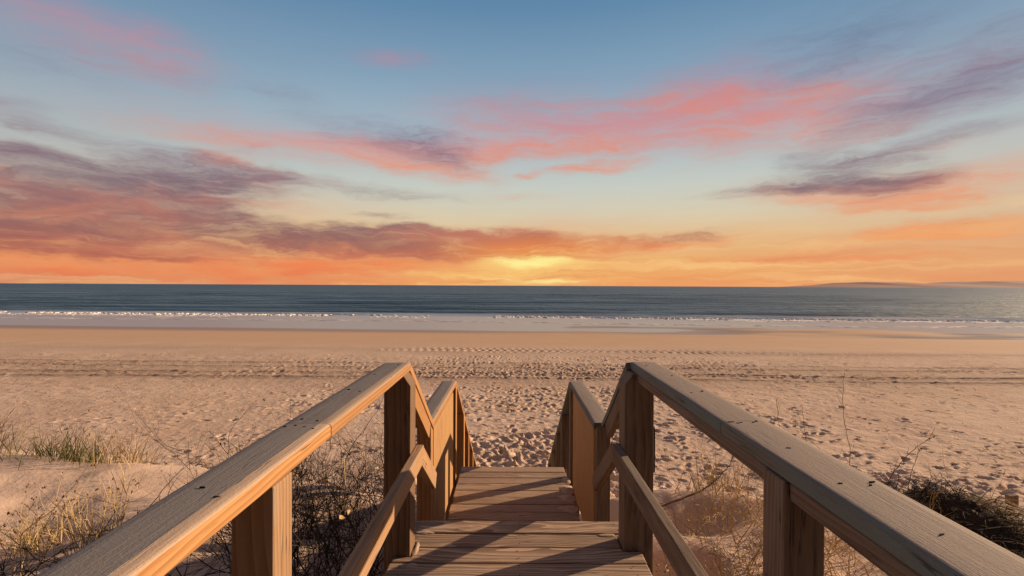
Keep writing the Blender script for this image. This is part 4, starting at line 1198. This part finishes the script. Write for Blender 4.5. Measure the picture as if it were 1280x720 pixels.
    sky = t.mix(t.math('MULTIPLY', veil, 0.85), sky, veilc)
    lit = t.math('MULTIPLY', dens(aL, wy, 0.16, 1.30), t.smooth(wz, 0.28, 0.62, 0.45, 1.0))
    sky = t.mix(t.math('MULTIPLY', lit, 0.86), sky, litc)
    gst = t.math('MULTIPLY', gst, t.smooth(band, 0.36, 0.62, 0.35, 1.0))
    sky = t.mix(t.math('MULTIPLY', gst, 0.72), sky, rgb(255, 212, 124))
    core = t.smooth(t.math('MULTIPLY', layer([(1.9, 3.2, 7.0, 1.7, 0, 1.0), (2.2, 0.6, 11, 0.6, 0, 0.7)], gw), t.math('MULTIPLY_ADD', band, 3.0, -0.5)), 0.12, 0.75)
    sky = t.mix(core, sky, rgb(255, 238, 150))
    # shaded cloud: thin grey veil, denser wisps inside it
    drkc = t.ramp(eh, [(0.0, rgb(200, 110, 84)), (0.08, rgb(176, 100, 86)), (0.17, rgb(146, 98, 96)), (0.3, rgb(122, 98, 110)), (0.45, rgb(140, 114, 128)), (0.62, rgb(130, 112, 136)), (0.8, rgb(106, 116, 146)), (1.0, rgb(92, 116, 150))])
    warm = t.smooth(t.math('ABSOLUTE', t.math('SUBTRACT', az, 5.0)), 20.0, 4.0)
    drkc = t.mix(t.math('MULTIPLY', warm, t.smooth(el, 8.0, 4.0)), drkc, rgb(226, 132, 78))
    rosy = t.ramp(eh, [(0.0, rgb(226, 122, 80)), (0.2, rgb(196, 122, 100)), (0.4, rgb(176, 128, 122)), (0.65, rgb(150, 124, 142)), (1.0, rgb(110, 124, 154))])
    drkc = t.mix(t.smooth(tint, 0.46, 0.66, 0.0, 0.75), drkc, rosy)
    dveil = t.math('MULTIPLY', t.smooth(aD, 0.05, 0.85), t.smooth(wz, 0.30, 0.70, 0.15, 0.9))
    dd = t.math('MULTIPLY', dens(aD, wx, 0.14, 1.15), t.smooth(wz, 0.25, 0.60, 0.55, 1.0))
    dm = t.math('SUBTRACT', 1.0, t.math('MULTIPLY', t.math('SUBTRACT', 1.0, t.math('MULTIPLY', dveil, 0.6)), t.math('SUBTRACT', 1.0, t.math('MULTIPLY', dd, 0.92))))
    sky = t.mix(dm, sky, drkc)
    # the sky behind, away from the sunset, is already much darker
    back = t.smooth(sx.outputs[1], 0.15, -0.55)
    dim = t.math('MULTIPLY', back, t.smooth(el, 75.0, 35.0))
    sky = t.mix(t.math('MULTIPLY', dim, 0.88), sky, rgb(34, 32, 38))
    # below the horizon
    sky = t.mix(t.smooth(el, -0.5, -3.0), sky, rgb(90, 76, 70))
    bg = t.new('ShaderNodeBackground'); t.put(bg, 0, sky); t.put(bg, 1, SKY)
    out = t.new('ShaderNodeOutputWorld'); t.l.new(bg.outputs[0], out.inputs[0])
    w.cycles.sampling_method = 'MANUAL'; w.cycles.sample_map_resolution = 512
build_world()

sun = bpy.data.lights.new('sun', 'SUN'); sun.energy = 5.0; sun.angle = R(0.6); sun.color = (1.0, 0.72, 0.46)
so = link(bpy.data.objects.new('sun', sun))
az, el = R(SUN_AZ), R(SUN_EL)
to_sun = Vector((math.sin(az) * math.cos(el), math.cos(az) * math.cos(el), math.sin(el)))
so.rotation_euler = to_sun.to_track_quat('Z', 'Y').to_euler()
so.location = to_sun * 60

cam = bpy.data.cameras.new('camera'); cam.sensor_width = 36; cam.lens = 36 * 600 / 1280
cam.clip_start = 0.02; cam.clip_end = 90000
co = link(bpy.data.objects.new('camera', cam))
fwd = Vector((0, math.cos(R(0.29)), -math.sin(R(0.29))))
right = Vector((1, 0, 0)); up = right.cross(fwd)
roll = Matrix.Rotation(R(0.27), 4, fwd * -1)   # the horizon sinks slightly to the right
m3 = Matrix((right, up, -fwd)).transposed().to_4x4()
co.matrix_world = Matrix.Translation((0, 0, EYE)) @ Matrix.Rotation(R(-0.27), 4, fwd) @ m3
scene.camera = co

scene.render.engine = 'CYCLES'
scene.cycles.use_denoising = True
scene.cycles.max_bounces = 6
scene.cycles.diffuse_bounces = 2
scene.view_settings.view_transform = 'Standard'
scene.view_settings.look = 'None'
scene.view_settings.exposure = EXPOSURE
scene.view_settings.gamma = 1.0
